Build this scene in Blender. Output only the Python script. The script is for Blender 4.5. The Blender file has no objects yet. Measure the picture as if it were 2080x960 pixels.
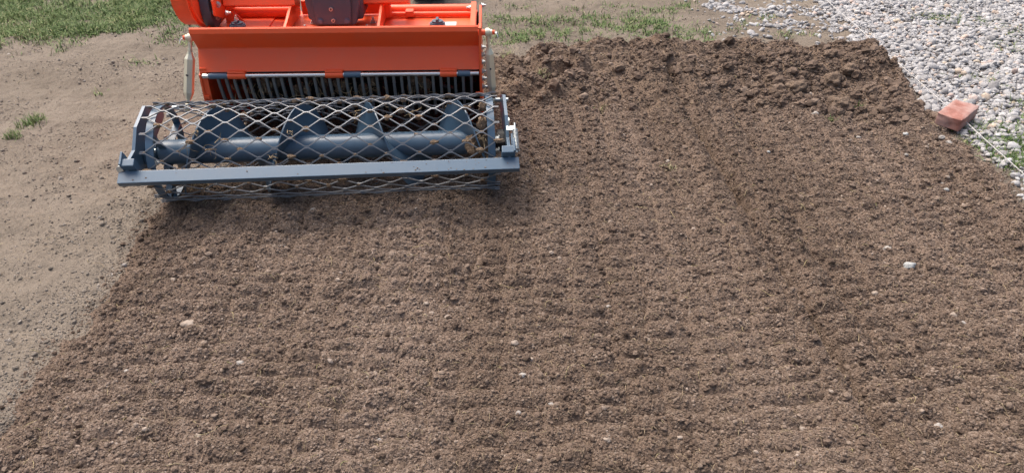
import bpy, bmesh, math, random
import numpy as np
from mathutils import Vector, Matrix, noise as mnoise

scene = bpy.context.scene
COL = scene.collection
R = math.radians

# ------------------------------------------------------------------ camera, sky, sun, exposure
CAM_H, PITCH, FPX = 1.6, R(32.8), 1600.0
cam_d = bpy.data.cameras.new('camera')
cam_d.sensor_width = 36.0
cam_d.lens = 36.0 * FPX / 2080.0
cam_d.clip_start = 0.05
cam_d.clip_end = 1000.0
cam = bpy.data.objects.new('camera', cam_d)
COL.objects.link(cam)
cam.location = (0, 0, CAM_H)
cam.rotation_euler = (R(90) - PITCH, 0, 0)
scene.camera = cam

SUN_EL, SUN_AZ = R(62), R(-40)          # veiled sun, high and to the left; azimuth clockwise from +Y
world = bpy.data.worlds.new('World')
scene.world = world
world.use_nodes = True
wn = world.node_tree
bg = wn.nodes['Background']
sky = wn.nodes.new('ShaderNodeTexSky')
sky.sky_type = 'NISHITA'
sky.sun_disc = False
sky.sun_elevation = SUN_EL
sky.sun_rotation = SUN_AZ
sky.air_density = 1.0
sky.dust_density = 9.0
sky.ozone_density = 1.0
wn.links.new(sky.outputs[0], bg.inputs['Color'])
bg.inputs['Strength'].default_value = 0.15

sun_d = bpy.data.lights.new('sun', 'SUN')
sun_d.energy = 1.1
sun_d.angle = R(45)
sun_d.color = (1.0, 0.98, 0.955)
sun = bpy.data.objects.new('sun', sun_d)
COL.objects.link(sun)
sd = Vector((math.sin(SUN_AZ) * math.cos(SUN_EL), math.cos(SUN_AZ) * math.cos(SUN_EL), math.sin(SUN_EL)))
sun.rotation_euler = sd.to_track_quat('Z', 'Y').to_euler()

vs = scene.view_settings
vs.view_transform = 'Standard'
vs.look = 'None'
vs.gamma = 1.0
vs.use_curve_mapping = False
vs.exposure = 0.77

rng = np.random.default_rng(7)
random.seed(7)

# ------------------------------------------------------------------ survey: sight lines to points on the ground
CP, SP = math.cos(PITCH), math.sin(PITCH)
def gpt(u, v, z=0.0):
    """point of the level plane z seen at pixel (u, v) of the 2080 x 960 photograph"""
    a, b = (u - 1040) / FPX, (480 - v) / FPX
    r = (a, CP + b * SP, -SP + b * CP)
    t = (z - CAM_H) / r[2]
    return r[0] * t, r[1] * t

# ------------------------------------------------------------------ numpy noise
def _h(ix, iy, seed):
    x = ix.astype(np.int64).astype(np.uint32); y = iy.astype(np.int64).astype(np.uint32)
    n = x * np.uint32(374761393) + y * np.uint32(668265263) + np.uint32((seed * 974711) & 0xffffffff)
    n = (n ^ (n >> np.uint32(13))) * np.uint32(1274126177)
    n = n ^ (n >> np.uint32(16))
    n = (n * np.uint32(2246822519)); n = n ^ (n >> np.uint32(15))
    return n
def _h01(ix, iy, seed):
    return _h(ix, iy, seed).astype(np.float64) / 4294967296.0
def pn(x, y, seed=0):
    """gradient noise, about -1..1"""
    x0 = np.floor(x); y0 = np.floor(y); fx = x - x0; fy = y - y0
    u = fx * fx * fx * (fx * (fx * 6 - 15) + 10); v = fy * fy * fy * (fy * (fy * 6 - 15) + 10)
    def g(dx, dy):
        a = _h01(x0 + dx, y0 + dy, seed) * 2 * math.pi
        return np.cos(a) * (fx - dx) + np.sin(a) * (fy - dy)
    a = g(0, 0); b = g(1, 0); c = g(0, 1); d = g(1, 1)
    return 1.5 * ((a * (1 - u) + b * u) * (1 - v) + (c * (1 - u) + d * u) * v)
def fbm(x, y, seed=0, octv=3):
    s = 0; a = 1.0; f = 1.0
    for i in range(octv):
        s = s + a * pn(x * f + 13.7 * i, y * f - 7.1 * i, seed + i); a *= 0.5; f *= 2.03
    return s
def domes(x, y, seed=0, pw=1.0):
    """packed round lumps, 0..1, sizes uneven"""
    x0 = np.floor(x); y0 = np.floor(y)
    best = np.zeros_like(x)
    for dx in (-1, 0, 1):
        for dy in (-1, 0, 1):
            cx = x0 + dx; cy = y0 + dy
            px = cx + 0.15 + 0.7 * _h01(cx, cy, seed); py = cy + 0.15 + 0.7 * _h01(cx, cy, seed + 1)
            rad = 0.35 + 0.6 * _h01(cx, cy, seed + 2)
            d2 = ((x - px) ** 2 + (y - py) ** 2) / (rad * rad)
            best = np.maximum(best, np.sqrt(np.clip(1 - d2, 0, 1)) * (0.35 + 0.65 * rad))
    return best
def sst(a, b, x):
    t = np.clip((x - a) / (b - a), 0, 1)
    return t * t * (3 - 2 * t)
def seg_d(x, y, a, b):
    ax, ay = a; bx, by = b
    dx, dy = bx - ax, by - ay
    t = np.clip(((x - ax) * dx + (y - ay) * dy) / (dx * dx + dy * dy), 0, 1)
    return np.hypot(x - ax - t * dx, y - ay - t * dy), t

# ------------------------------------------------------------------ terrain: masks and height
STRING_X = 2.135
def masks(x, y):
    e1 = 0.035 * fbm(x * 3.1, y * 3.1, 11, 2) + 0.022 * pn(x * 17, y * 17, 13)
    left = -1.40 + 0.05 * sst(2.7, 2.0, y) * (y > 1.9) - 0.0 * y
    left = np.where(y > 3.0, -1.26, left)
    back = np.where(x < -0.18, 3.62, 4.44 + 0.07 * pn(x * 1.9, y * 0 + 3.3, 17) + 0.03 * pn(x * 7, y * 0, 18))
    right = 2.055 + 0.03 * pn(x * 0 + 5, y * 2.7, 19)
    corner = (x - 1.86) * 0.9 + (y - 4.38) * 1.0          # rounded far right corner
    s = np.minimum(np.minimum(x - left, right - x), np.minimum(back - y, -corner * 0.8 + 0.05)) + e1
    tilled = s                                            # >0 inside
    ridge = np.minimum(np.minimum(x + 0.12 + e1, y - (3.62 - 0.13 * sst(1.2, 1.8, x) + 0.05 * pn(x * 2.2, y * 0, 23)) + e1 * 1.5), s)
    gl = STRING_X - 0.03 + 2 * e1                          # gravel to the right of the string
    spill = 0.75 * sst(4.55, 5.2, y)
    thin = fbm(x * 2.2, y * 2.2, 31, 2)
    gravel = np.minimum(x - gl, -s - 0.005)
    spillm = np.minimum(np.minimum(x - gl + spill, -s - 0.01), gl - x)
    return tilled, ridge, gravel, spillm, thin
TR = [gpt(1030, 236), gpt(1140, 168), gpt(1085, 172), gpt(1055, 118), gpt(1095, 150), gpt(1200, 108)]
def height(x, y, fine=True):
    t, rd, gv, sp, th = masks(x, y)
    T = sst(-0.01, 0.05, t)
    base = 0.010 * fbm(x * 1.3, y * 1.3, 41, 2) + 0.006 * pn(x * 5, y * 5, 43)
    # worn bare ground: shallow scuffs and small lumps
    comp = 0.009 * fbm(x * 9, y * 8, 45, 3) + 0.010 * fbm(x * 2.6, y * 3.4, 46, 2)
    # tilled bed: hummocks left by the roller, laid across the travel direction
    wxx = x + 0.025 * fbm(x * 5, y * 5, 56, 2) + 0.03 * np.floor((x + 1.4) / 1.17); wyy = y + 0.018 * fbm(x * 5, y * 5, 58, 2) + 0.02 * np.floor((x + 1.4) / 1.17)
    kc = np.floor(wxx / 0.115); ph = _h01(kc, kc * 0 + 3, 207)
    dia = np.sqrt(np.abs(np.sin(math.pi * wxx / 0.115))) * np.abs(np.sin(math.pi * (wyy / 0.078 + ph))) ** 0.8 * 0.85
    hum = 0.010 * fbm(x * 8.0, y * 9.0, 51, 3) + 0.033 * (dia - 0.4) * np.clip(0.85 + 0.45 * fbm(x * 2.5, y * 2.5, 59, 2), 0.35, 1.2)
    long_ = 0.007 * np.cos((x - 0.2 + 0.05 * pn(y * 1.2, x * 0, 55)) * 2 * math.pi / 0.62)
    d, _ = seg_d(x, y, (0.83, 4.0), (1.02, 1.2))
    groove = -0.050 * np.clip(0.75 + 0.7 * pn(x * 2, y * 3.1, 57), 0.2, 1.2) * np.exp(-(d / 0.020) ** 2) + 0.012 * np.exp(-((d - 0.08) / 0.04) ** 2)
    bed = 0.014 + hum + long_ + groove
    bed = bed - 0.020 * np.exp(-(t / 0.05) ** 2) * (x < 0)
    # ridge of cast-up soil at the far end
    ax = sst(-0.2, 0.35, x)
    up = sst(3.55, 4.22, y) * (1 - sst(4.27, 4.47, y))
    amp = 0.085 + 0.035 * np.exp(-((x - 0.5) / 0.35) ** 2) + 0.04 * pn(x * 1.7, y * 0.7, 61) - 0.03 * sst(1.35, 1.7, x) * sst(4.2, 3.7, y)
    ridge = ax * up * amp + (0.026 * fbm(x * 3.6, y * 3.6, 63, 3)) * sst(-0.02, 0.12, rd)
    hollow = -0.045 * np.exp(-(((x - 1.62) / 0.33) ** 2 + ((y - 3.86) / 0.17) ** 2)) * sst(0, .1, rd)
    d1, _ = seg_d(x, y, TR[0], TR[1]); d2, _ = seg_d(x, y, TR[2], TR[3]); d3, _ = seg_d(x, y, TR[4], TR[5])
    ruts = -0.055 * np.exp(-(d1 / 0.05) ** 2) - 0.06 * np.exp(-(d2 / 0.045) ** 2) - 0.03 * np.exp(-(d3 / 0.05) ** 2)
    ruts += 0.03 * np.exp(-((d1 - 0.1) / 0.05) ** 2)
    pits = -0.075 * np.exp(-(np.hypot(x - 0.03, (y - 4.06) * 1.2) / 0.055) ** 2)
    RG = sst(-0.05, 0.1, rd)
    z = base * (1 - 0.5 * T) + (1 - T) * comp + T * bed + T * (ridge + hollow) + RG * (ruts + pits)
    if fine:
        wx = x + 0.006 * pn(x * 40, y * 40, 71); wy = y + 0.006 * pn(x * 40, y * 40, 72)
        near = 1 - 0.35 * sst(3.5, 5.5, y)
        cl = domes(wx / 0.030, wy / 0.030, 73) * 0.006 + domes(wx / 0.0115, wy / 0.0115, 76) * 0.0065
        z = z + T * near * (cl * (0.55 + 0.6 * (fbm(x * 6, y * 6, 79, 2) + 0.3)) + 0.002 * pn(x * 120, y * 120, 80))
        big = domes(wx / 0.075 + 0.25 * pn(x * 25, y * 25, 84), wy / 0.075 + 0.25 * pn(x * 25, y * 25, 86), 83) * 0.022
        z = z + RG * big * sst(-0.3, 0.4, pn(x * 3, y * 3, 85) + 0.25) * (0.35 + 0.65 * sst(0.8, 1.4, x))
        z = z + (1 - T) * (domes(wx / 0.02, wy / 0.02, 87) * 0.005 * sst(-0.1, 0.6, fbm(x * 4, y * 4, 88, 2) + 0.35) + 0.0018 * pn(x * 90, y * 90, 89))
    # pressed a little under the roller
    return z

# ------------------------------------------------------------------ materials
MATS = {}
def newmat(name):
    m = bpy.data.materials.new(name); m.use_nodes = True
    MATS[name] = m
    return m, m.node_tree, m.node_tree.nodes['Principled BSDF']
def N(nt, typ, **kw):
    n = nt.nodes.new(typ)
    for k, v in kw.items():
        if k in n.inputs: n.inputs[k].default_value = v
        else: setattr(n, k, v)
    return n
def ramp(nt, fac, stops):
    r = nt.nodes.new('ShaderNodeValToRGB')
    e = r.color_ramp.elements
    while len(e) < len(stops): e.new(0.5)
    for i, (p, c) in enumerate(stops):
        e[i].position = p; e[i].color = (c[0], c[1], c[2], 1)
    nt.links.new(fac, r.inputs[0])
    return r.outputs[0]
def mixc(nt, fac, a, b, mode='MIX'):
    n = nt.nodes.new('ShaderNodeMix'); n.data_type = 'RGBA'; n.blend_type = mode
    for s, v in ((n.inputs[0], fac), (n.inputs[6], a), (n.inputs[7], b)):
        if isinstance(v, (int, float)): s.default_value = v
        elif isinstance(v, tuple): s.default_value = (v[0], v[1], v[2], 1)
        else: nt.links.new(v, s)
    return n.outputs[2]

def soil_mat(name, dark, mid, light, patch, rough=0.95, bump=0.6, red=None, bands=None):
    m, nt, b = newmat(name)
    geo = N(nt, 'ShaderNodeNewGeometry')
    def noise(scale, detail=4, rgh=0.6):
        n = N(nt, 'ShaderNodeTexNoise', Scale=scale, Detail=detail, Roughness=rgh)
        nt.links.new(geo.outputs['Position'], n.inputs['Vector']); return n.outputs['Fac']
    grain = ramp(nt, noise(190, 5, 0.75), [(0.30, dark), (0.5, mid), (0.72, light)])
    big = ramp(nt, noise(1.6, 3), [(0.35, (0, 0, 0)), (0.65, (1, 1, 1))])
    c = mixc(nt, big, grain, patch, 'MULTIPLY')
    if bands:
        mp = N(nt, 'ShaderNodeMapping'); mp.inputs['Scale'].default_value = (2.1, 0.22, 1.0); nt.links.new(geo.outputs['Position'], mp.inputs['Vector'])
        nb = N(nt, 'ShaderNodeTexNoise', Scale=1.0, Detail=3.0); nt.links.new(mp.outputs[0], nb.inputs['Vector'])
        c = mixc(nt, 1.0, c, ramp(nt, nb.outputs['Fac'], [(0.35, (0.86, 0.84, 0.82)), (0.65, bands)]), 'MULTIPLY')
    if red:
        rr = ramp(nt, noise(3.3, 2), [(0.62, (0, 0, 0)), (0.75, (1, 1, 1))])
        c = mixc(nt, mixc(nt, 1.0, rr, (0.16, 0.16, 0.16), 'MULTIPLY'), c, red)
    nt.links.new(c, b.inputs['Base Color'])
    b.inputs['Roughness'].default_value = rough
    b.inputs['Specular IOR Level'].default_value = 0.15
    vor = N(nt, 'ShaderNodeTexVoronoi', Scale=150.0); nt.links.new(geo.outputs['Position'], vor.inputs['Vector'])
    bp = N(nt, 'ShaderNodeBump', Strength=bump, Distance=0.004, invert=True); nt.links.new(vor.outputs['Distance'], bp.inputs['Height'])
    bp2 = N(nt, 'ShaderNodeBump', Strength=bump, Distance=0.003)
    nt.links.new(noise(420, 3, 0.7), bp2.inputs['Height']); nt.links.new(bp.outputs[0], bp2.inputs['Normal'])
    nt.links.new(bp2.outputs[0], b.inputs['Normal'])
    return m
M_TILL = soil_mat('tilled_soil', (0.076, 0.054, 0.040), (0.149, 0.108, 0.082), (0.250, 0.194, 0.152), (0.90, 0.89, 0.88), bands=(1.22, 1.24, 1.27))
M_RIDGE = soil_mat('ridge_soil', (0.088, 0.062, 0.045), (0.165, 0.120, 0.089), (0.255, 0.193, 0.150), (0.85, 0.82, 0.78), red=(0.20, 0.09, 0.045))
M_BARE = soil_mat('bare_ground', (0.110, 0.091, 0.072), (0.178, 0.150, 0.121), (0.256, 0.219, 0.182), (0.76, 0.75, 0.735), bump=0.5)
M_GBED = soil_mat('gravel_bed', (0.16, 0.14, 0.12), (0.27, 0.24, 0.21), (0.40, 0.37, 0.35), (0.9, 0.9, 0.9), bump=0.5)

def tone_mat(name, stops, rough=0.9, grain=260, bump=0.5, attr_type='INSTANCER', attr='tone', spec=0.2, bands=None):
    """loose pieces: colour by a per-piece tone plus grain"""
    m, nt, b = newmat(name)
    at = N(nt, 'ShaderNodeAttribute', attribute_type=attr_type, attribute_name=attr)
    c = ramp(nt, at.outputs['Fac'], stops)
    geo = N(nt, 'ShaderNodeNewGeometry')
    n = N(nt, 'ShaderNodeTexNoise', Scale=grain, Detail=4.0, Roughness=0.7)
    nt.links.new(geo.outputs['Position'], n.inputs['Vector'])
    g = ramp(nt, n.outputs['Fac'], [(0.3, (0.72, 0.71, 0.70)), (0.7, (1.12, 1.12, 1.12))])
    if bands:
        mp = N(nt, 'ShaderNodeMapping'); mp.inputs['Scale'].default_value = (2.1, 0.22, 1.0); nt.links.new(geo.outputs['Position'], mp.inputs['Vector'])
        nb = N(nt, 'ShaderNodeTexNoise', Scale=1.0, Detail=3.0); nt.links.new(mp.outputs[0], nb.inputs['Vector'])
        g = mixc(nt, 1.0, g, ramp(nt, nb.outputs['Fac'], [(0.35, (0.86, 0.84, 0.82)), (0.65, bands)]), 'MULTIPLY')
    nt.links.new(mixc(nt, 1.0, c, g, 'MULTIPLY'), b.inputs['Base Color'])
    b.inputs['Roughness'].default_value = rough
    b.inputs['Specular IOR Level'].default_value = spec
    bp = N(nt, 'ShaderNodeBump', Strength=bump, Distance=0.002)
    nt.links.new(n.outputs['Fac'], bp.inputs['Height']); nt.links.new(bp.outputs[0], b.inputs['Normal'])
    return m
SOIL_STOPS = [(0.0, (0.076, 0.054, 0.040)), (0.45, (0.149, 0.108, 0.082)), (0.85, (0.240, 0.187, 0.147)), (0.93, (0.36, 0.30, 0.25)), (1.0, (0.52, 0.47, 0.43))]
M_CRUMB = tone_mat('soil_crumb', SOIL_STOPS, bands=(1.22, 1.24, 1.27))
M_PALECRUMB = tone_mat('pale_crumb', [(0.0, (0.135, 0.115, 0.094)), (0.6, (0.21, 0.181, 0.151)), (1.0, (0.36, 0.325, 0.29))])
M_GRAVEL = tone_mat('gravel', [(0.0, (0.18, 0.168, 0.16)), (0.25, (0.235, 0.23, 0.23)), (0.6, (0.35, 0.348, 0.35)), (0.85, (0.475, 0.474, 0.476)), (0.93, (0.44, 0.35, 0.31)), (1.0, (0.47, 0.40, 0.31))], rough=0.75, grain=120, bump=0.15, spec=0.3)
M_GRASS = tone_mat('grass', [(0.0, (0.055, 0.100, 0.032)), (0.5, (0.125, 0.195, 0.062)), (0.8, (0.22, 0.265, 0.10)), (1.0, (0.38, 0.33, 0.20))], rough=0.6, grain=40, bump=0.0, attr_type='GEOMETRY')
M_STRAW = tone_mat('straw', [(0.0, (0.22, 0.16, 0.11)), (0.55, (0.36, 0.28, 0.19)), (0.9, (0.50, 0.42, 0.22)), (1.0, (0.28, 0.33, 0.12))], rough=0.7, grain=80, bump=0.0, attr_type='GEOMETRY')

def pebble_mat(name, a, b_, rough=0.7):
    m, nt, b = newmat(name)
    tc = N(nt, 'ShaderNodeTexCoord')
    n = N(nt, 'ShaderNodeTexNoise', Scale=60.0, Detail=5.0, Roughness=0.65); nt.links.new(tc.outputs['Object'], n.inputs['Vector'])
    nt.links.new(ramp(nt, n.outputs['Fac'], [(0.35, a), (0.65, b_)]), b.inputs['Base Color'])
    b.inputs['Roughness'].default_value = rough
    bp = N(nt, 'ShaderNodeBump', Strength=0.3, Distance=0.002); nt.links.new(n.outputs['Fac'], bp.inputs['Height']); nt.links.new(bp.outputs[0], b.inputs['Normal'])
    return m
M_PEB_W = pebble_mat('white_pebble', (0.23, 0.205, 0.18), (0.37, 0.35, 0.32))
M_PEB_G = pebble_mat('grey_pebble', (0.27, 0.28, 0.27), (0.38, 0.39, 0.38))
M_PEB_T = pebble_mat('tan_pebble', (0.21, 0.165, 0.13), (0.33, 0.275, 0.225))
M_CLOD = soil_mat('clod', (0.088, 0.063, 0.046), (0.162, 0.119, 0.089), (0.245, 0.188, 0.146), (0.88, 0.87, 0.86))

def paint(name, col, rough=0.38, dust=0.25, dustc=(0.30, 0.24, 0.18), spec=0.5, metal=0.0, scratch=0.0):
    m, nt, b = newmat(name)
    tc = N(nt, 'ShaderNodeTexCoord')
    n = N(nt, 'ShaderNodeTexNoise', Scale=9.0, Detail=6.0, Roughness=0.7); nt.links.new(tc.outputs['Object'], n.inputs['Vector'])
    n2 = N(nt, 'ShaderNodeTexNoise', Scale=140.0, Detail=3.0, Roughness=0.7); nt.links.new(tc.outputs['Object'], n2.inputs['Vector'])
    d = ramp(nt, n.outputs['Fac'], [(0.45, (0, 0, 0)), (0.75, (dust, dust, dust))])
    d2 = ramp(nt, n2.outputs['Fac'], [(0.60, (0, 0, 0)), (0.72, (dust * 0.9,) * 3)])
    add = mixc(nt, 1.0, d, d2, 'ADD')
    nt.links.new(mixc(nt, add, col, dustc), b.inputs['Base Color'])
    rr = N(nt, 'ShaderNodeMapRange'); nt.links.new(n.outputs['Fac'], rr.inputs[0])
    rr.inputs[3].default_value = rough - 0.06; rr.inputs[4].default_value = rough + 0.14
    nt.links.new(rr.outputs[0], b.inputs['Roughness'])
    b.inputs['Specular IOR Level'].default_value = spec
    b.inputs['Metallic'].default_value = metal
    bp = N(nt, 'ShaderNodeBump', Strength=0.06, Distance=0.001); nt.links.new(n2.outputs['Fac'], bp.inputs['Height']); nt.links.new(bp.outputs[0], b.inputs['Normal'])
    return m
M_OR = paint('orange_paint', (0.82, 0.104, 0.026), 0.38, 0.12, spec=0.45)
M_GREY = paint('slate_paint', (0.054, 0.108, 0.168), 0.34, 0.12, (0.22, 0.20, 0.17), spec=0.6)
M_GBOX = paint('gearbox_paint', (0.046, 0.074, 0.106), 0.42, 0.10)
M_MESH = paint('worn_mesh', (0.185, 0.200, 0.218), 0.48, 0.45, (0.20, 0.165, 0.13), metal=0.25)
M_TINE = paint('worn_tine', (0.20, 0.225, 0.235), 0.50, 0.35, (0.24, 0.20, 0.16), metal=0.2)
M_CHROME = paint('bright_steel', (0.62, 0.63, 0.63), 0.25, 0.08, metal=0.95)
M_ZINC = paint('zinc_plate', (0.68, 0.65, 0.50), 0.36, 0.15, metal=0.4)
M_ZINCW = paint('white_zinc', (0.48, 0.52, 0.52), 0.36, 0.15, metal=0.7)
M_BLACK = paint('black_steel_and_shade', (0.02, 0.021, 0.024), 0.5, 0.15)  # black steel parts, plus the chamber shade painted on the back plate
M_WHITE = paint('white_sticker', (0.75, 0.74, 0.72), 0.5, 0.05)
M_RUBBER = paint('tyre_rubber', (0.022, 0.022, 0.024), 0.75, 0.5, (0.12, 0.10, 0.085))
M_STR = paint('white_cord', (0.46, 0.455, 0.445), 0.85, 0.35)

# ------------------------------------------------------------------ object helpers
def tag(o, label=None, cat=None, group=None, kind=None):
    if label: o['label'] = label
    if cat: o['category'] = cat
    if group: o['group'] = group
    if kind: o['kind'] = kind
    return o
def np_mesh(name, verts, faces, mat, smooth=False, attrs=None):
    me = bpy.data.meshes.new(name)
    verts = np.asarray(verts, np.float32); faces = np.asarray(faces, np.int32)
    k = faces.shape[1]
    me.vertices.add(len(verts)); me.vertices.foreach_set('co', verts.ravel())
    me.loops.add(faces.size); me.loops.foreach_set('vertex_index', faces.ravel())
    me.polygons.add(len(faces)); me.polygons.foreach_set('loop_start', np.arange(0, faces.size, k, dtype=np.int32))
    if smooth: me.polygons.foreach_set('use_smooth', np.ones(len(faces), bool))
    for nm, arr in (attrs or {}).items():
        a = me.attributes.new(nm, 'FLOAT', 'POINT'); a.data.foreach_set('value', np.asarray(arr, np.float32))
    me.update(calc_edges=True)
    me.materials.append(mat)
    o = bpy.data.objects.new(name, me); COL.objects.link(o)
    return o

# ------------------------------------------------------------------ terrain sheet, one height field cut into its kinds of ground
def build_terrain():
    ys = [1.15]
    while ys[-1] < 6.4:
        y = ys[-1]
        ys.append(y + (0.0048 + 0.0042 * min(max((y - 1.4) / 3.0, 0), 1) if y < 4.6 else 0.012 + 0.012 * min((y - 4.6), 1)))
    st = 0.03
    while ys[-1] < 160: ys.append(ys[-1] + st); st *= 1.3
    lo = [1.15]; st = 0.03
    while lo[-1] > -25: lo.append(lo[-1] - st); st *= 1.35
    ys = np.array(lo[:0:-1] + ys)
    nf = 1020
    s = list(np.linspace(-1, 1, nf))
    st = 0.006; ex = [1.0]
    while ex[-1] < 45: ex.append(ex[-1] + st); st *= 1.32
    s = np.array([-e for e in ex[:0:-1]] + s + ex[1:])
    dep = np.clip(ys, 1.15, 6.5) * CP + CAM_H * SP
    hw = 0.65 * dep * 1.13 + 0.12
    Y, S = np.meshgrid(ys, s, indexing='ij')
    X = S * hw[:, None]
    Z = height(X.ravel(), Y.ravel()).reshape(X.shape)
    t, rd, gv, sp, th = [a.reshape(X.shape) for a in masks(X.ravel(), Y.ravel())]
    nr, nc = X.shape
    idx = np.arange(nr * nc).reshape(nr, nc)
    quads = np.stack([idx[:-1, :-1], idx[:-1, 1:], idx[1:, 1:], idx[1:, :-1]], -1).reshape(-1, 4)
    def fm(a): return (a[:-1, :-1] + a[1:, 1:]).ravel() / 2
    ft, fr, fg = fm(t), fm(rd), fm(gv)
    kind = np.zeros(len(quads), int)
    kind[fg > 0] = 3
    kind[ft > 0] = 1
    kind[fr > 0] = 2
    P = np.stack([X.ravel(), Y.ravel(), Z.ravel()], 1)
    for k, (nm, mat, lab) in enumerate([('ground', M_BARE, 'pale trodden bare earth around the tilled strip'), ('tilled_soil', M_TILL, 'freshly tilled brown crumbly soil bed filling the foreground'),
                              ('soil_ridge', M_RIDGE, 'darker ridge of rough cloddy soil heaped at the far end'), ('gravel_bed', M_GBED, 'grey base under the gravel right of the string')]):
        q = quads[kind == k]
        used, inv = np.unique(q, return_inverse=True)
        o = np_mesh(nm, P[used], inv.reshape(-1, 4), mat, smooth=True)
        tag(o, lab, nm.replace('_', ' '), kind='structure')
build_terrain()

# ------------------------------------------------------------------ scattered pieces by geometry nodes (stuff nobody could count)
def scatter(name, pts, scl, rot, var, tone, mat, label, cat, subdiv=2, amp=0.35, nscale=1.3, smooth=False, flat=1.0):
    me = bpy.data.meshes.new(name)
    n = len(pts)
    me.vertices.add(n); me.vertices.foreach_set('co', np.asarray(pts, np.float32).ravel())
    for nm, arr, ty in (('scl', scl, 'FLOAT_VECTOR'), ('rot', rot, 'FLOAT_VECTOR')):
        a = me.attributes.new(nm, ty, 'POINT'); a.data.foreach_set('vector', np.asarray(arr, np.float32).ravel())
    a = me.attributes.new('var', 'INT', 'POINT'); a.data.foreach_set('value', np.asarray(var, np.int32))
    a = me.attributes.new('tone', 'FLOAT', 'POINT'); a.data.foreach_set('value', np.asarray(tone, np.float32))
    me.materials.append(mat)
    o = bpy.data.objects.new(name, me); COL.objects.link(o)
    ng = bpy.data.node_groups.new(name + '_nodes', 'GeometryNodeTree')
    ng.interface.new_socket('Geometry', in_out='INPUT', socket_type='NodeSocketGeometry')
    ng.interface.new_socket('Geometry', in_out='OUTPUT', socket_type='NodeSocketGeometry')
    gi = ng.nodes.new('NodeGroupInput'); go = ng.nodes.new('NodeGroupOutput')
    join = ng.nodes.new('GeometryNodeGeometryToInstance')
    for k in range(7):
        ico = ng.nodes.new('GeometryNodeMeshIcoSphere'); ico.inputs['Radius'].default_value = 1.0; ico.inputs['Subdivisions'].default_value = subdiv
        nz = ng.nodes.new('ShaderNodeTexNoise'); nz.noise_dimensions = '4D'
        nz.inputs['W'].default_value = 3.7 * k + 1.1; nz.inputs['Scale'].default_value = nscale; nz.inputs['Detail'].default_value = 2.0
        sub = ng.nodes.new('ShaderNodeVectorMath'); sub.operation = 'SUBTRACT'; sub.inputs[1].default_value = (0.5, 0.5, 0.5)
        mul = ng.nodes.new('ShaderNodeVectorMath'); mul.operation = 'SCALE'; mul.inputs['Scale'].default_value = amp * 3.0
        sp = ng.nodes.new('GeometryNodeSetPosition')
        ss = ng.nodes.new('GeometryNodeSetShadeSmooth'); ss.inputs['Shade Smooth'].default_value = smooth
        sm = ng.nodes.new('GeometryNodeSetMaterial'); sm.inputs['Material'].default_value = mat
        L = ng.links.new
        L(nz.outputs['Color'], sub.inputs[0]); L(sub.outputs[0], mul.inputs[0]); L(mul.outputs[0], sp.inputs['Offset'])
        L(ico.outputs['Mesh'], sp.inputs['Geometry']); L(sp.outputs[0], ss.inputs[0]); L(ss.outputs[0], sm.inputs[0]); L(sm.outputs[0], join.inputs[0])
    iop = ng.nodes.new('GeometryNodeInstanceOnPoints'); iop.inputs['Pick Instance'].default_value = True
    def na(nm, ty):
        q = ng.nodes.new('GeometryNodeInputNamedAttribute'); q.data_type = ty; q.inputs['Name'].default_value = nm
        return [s for s in q.outputs if s.enabled and s.name == 'Attribute'][0]
    L(gi.outputs[0], iop.inputs['Points']); L(join.outputs[0], iop.inputs['Instance'])
    L(na('var', 'INT'), iop.inputs['Instance Index']); L(na('rot', 'FLOAT_VECTOR'), iop.inputs['Rotation']); L(na('scl', 'FLOAT_VECTOR'), iop.inputs['Scale'])
    L(iop.outputs[0], go.inputs[0])
    md = o.modifiers.new('pieces', 'NODES'); md.node_group = ng
    tag(o, label, cat, kind='stuff')
    return o

def rand_ground(n, y0, y1, marg=1.10):
    """random points over the part of the ground in and around view, denser close by"""
    k = int(n * 2.4)
    y = rng.uniform(y0, y1, k); d = y * CP + CAM_H * SP
    keep = rng.random(k) < (2.2 / d) ** 1.2
    y = y[keep][:n]; d = d[keep][:n]
    x = rng.uniform(-1, 1, len(y)) * (0.65 * d * marg + 0.1)
    return x, y
def sizes(n, lo, hi, p):
    u = rng.random(n)
    return (lo ** (1 - p) + u * (hi ** (1 - p) - lo ** (1 - p))) ** (1 / (1 - p))
def lumps(x, y, r, mat, name, label, cat, tone, sink=0.25, flatz=0.75, **kw):
    n = len(x)
    z = height(x, y)
    scl = np.stack([r * rng.uniform(0.75, 1.3, n), r * rng.uniform(0.75, 1.3, n), r * rng.uniform(0.55, 1.0, n) * flatz / 0.75], 1)
    rot = np.stack([rng.normal(0, 0.35, n), rng.normal(0, 0.35, n), rng.uniform(0, 6.283, n)], 1)
    pts = np.stack([x, y, z + scl[:, 2] * (1 - 2 * sink) * 0.6], 1)
    return scatter(name, pts, scl, rot, rng.integers(0, 7, n), tone, mat, label, cat, **kw)

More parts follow.
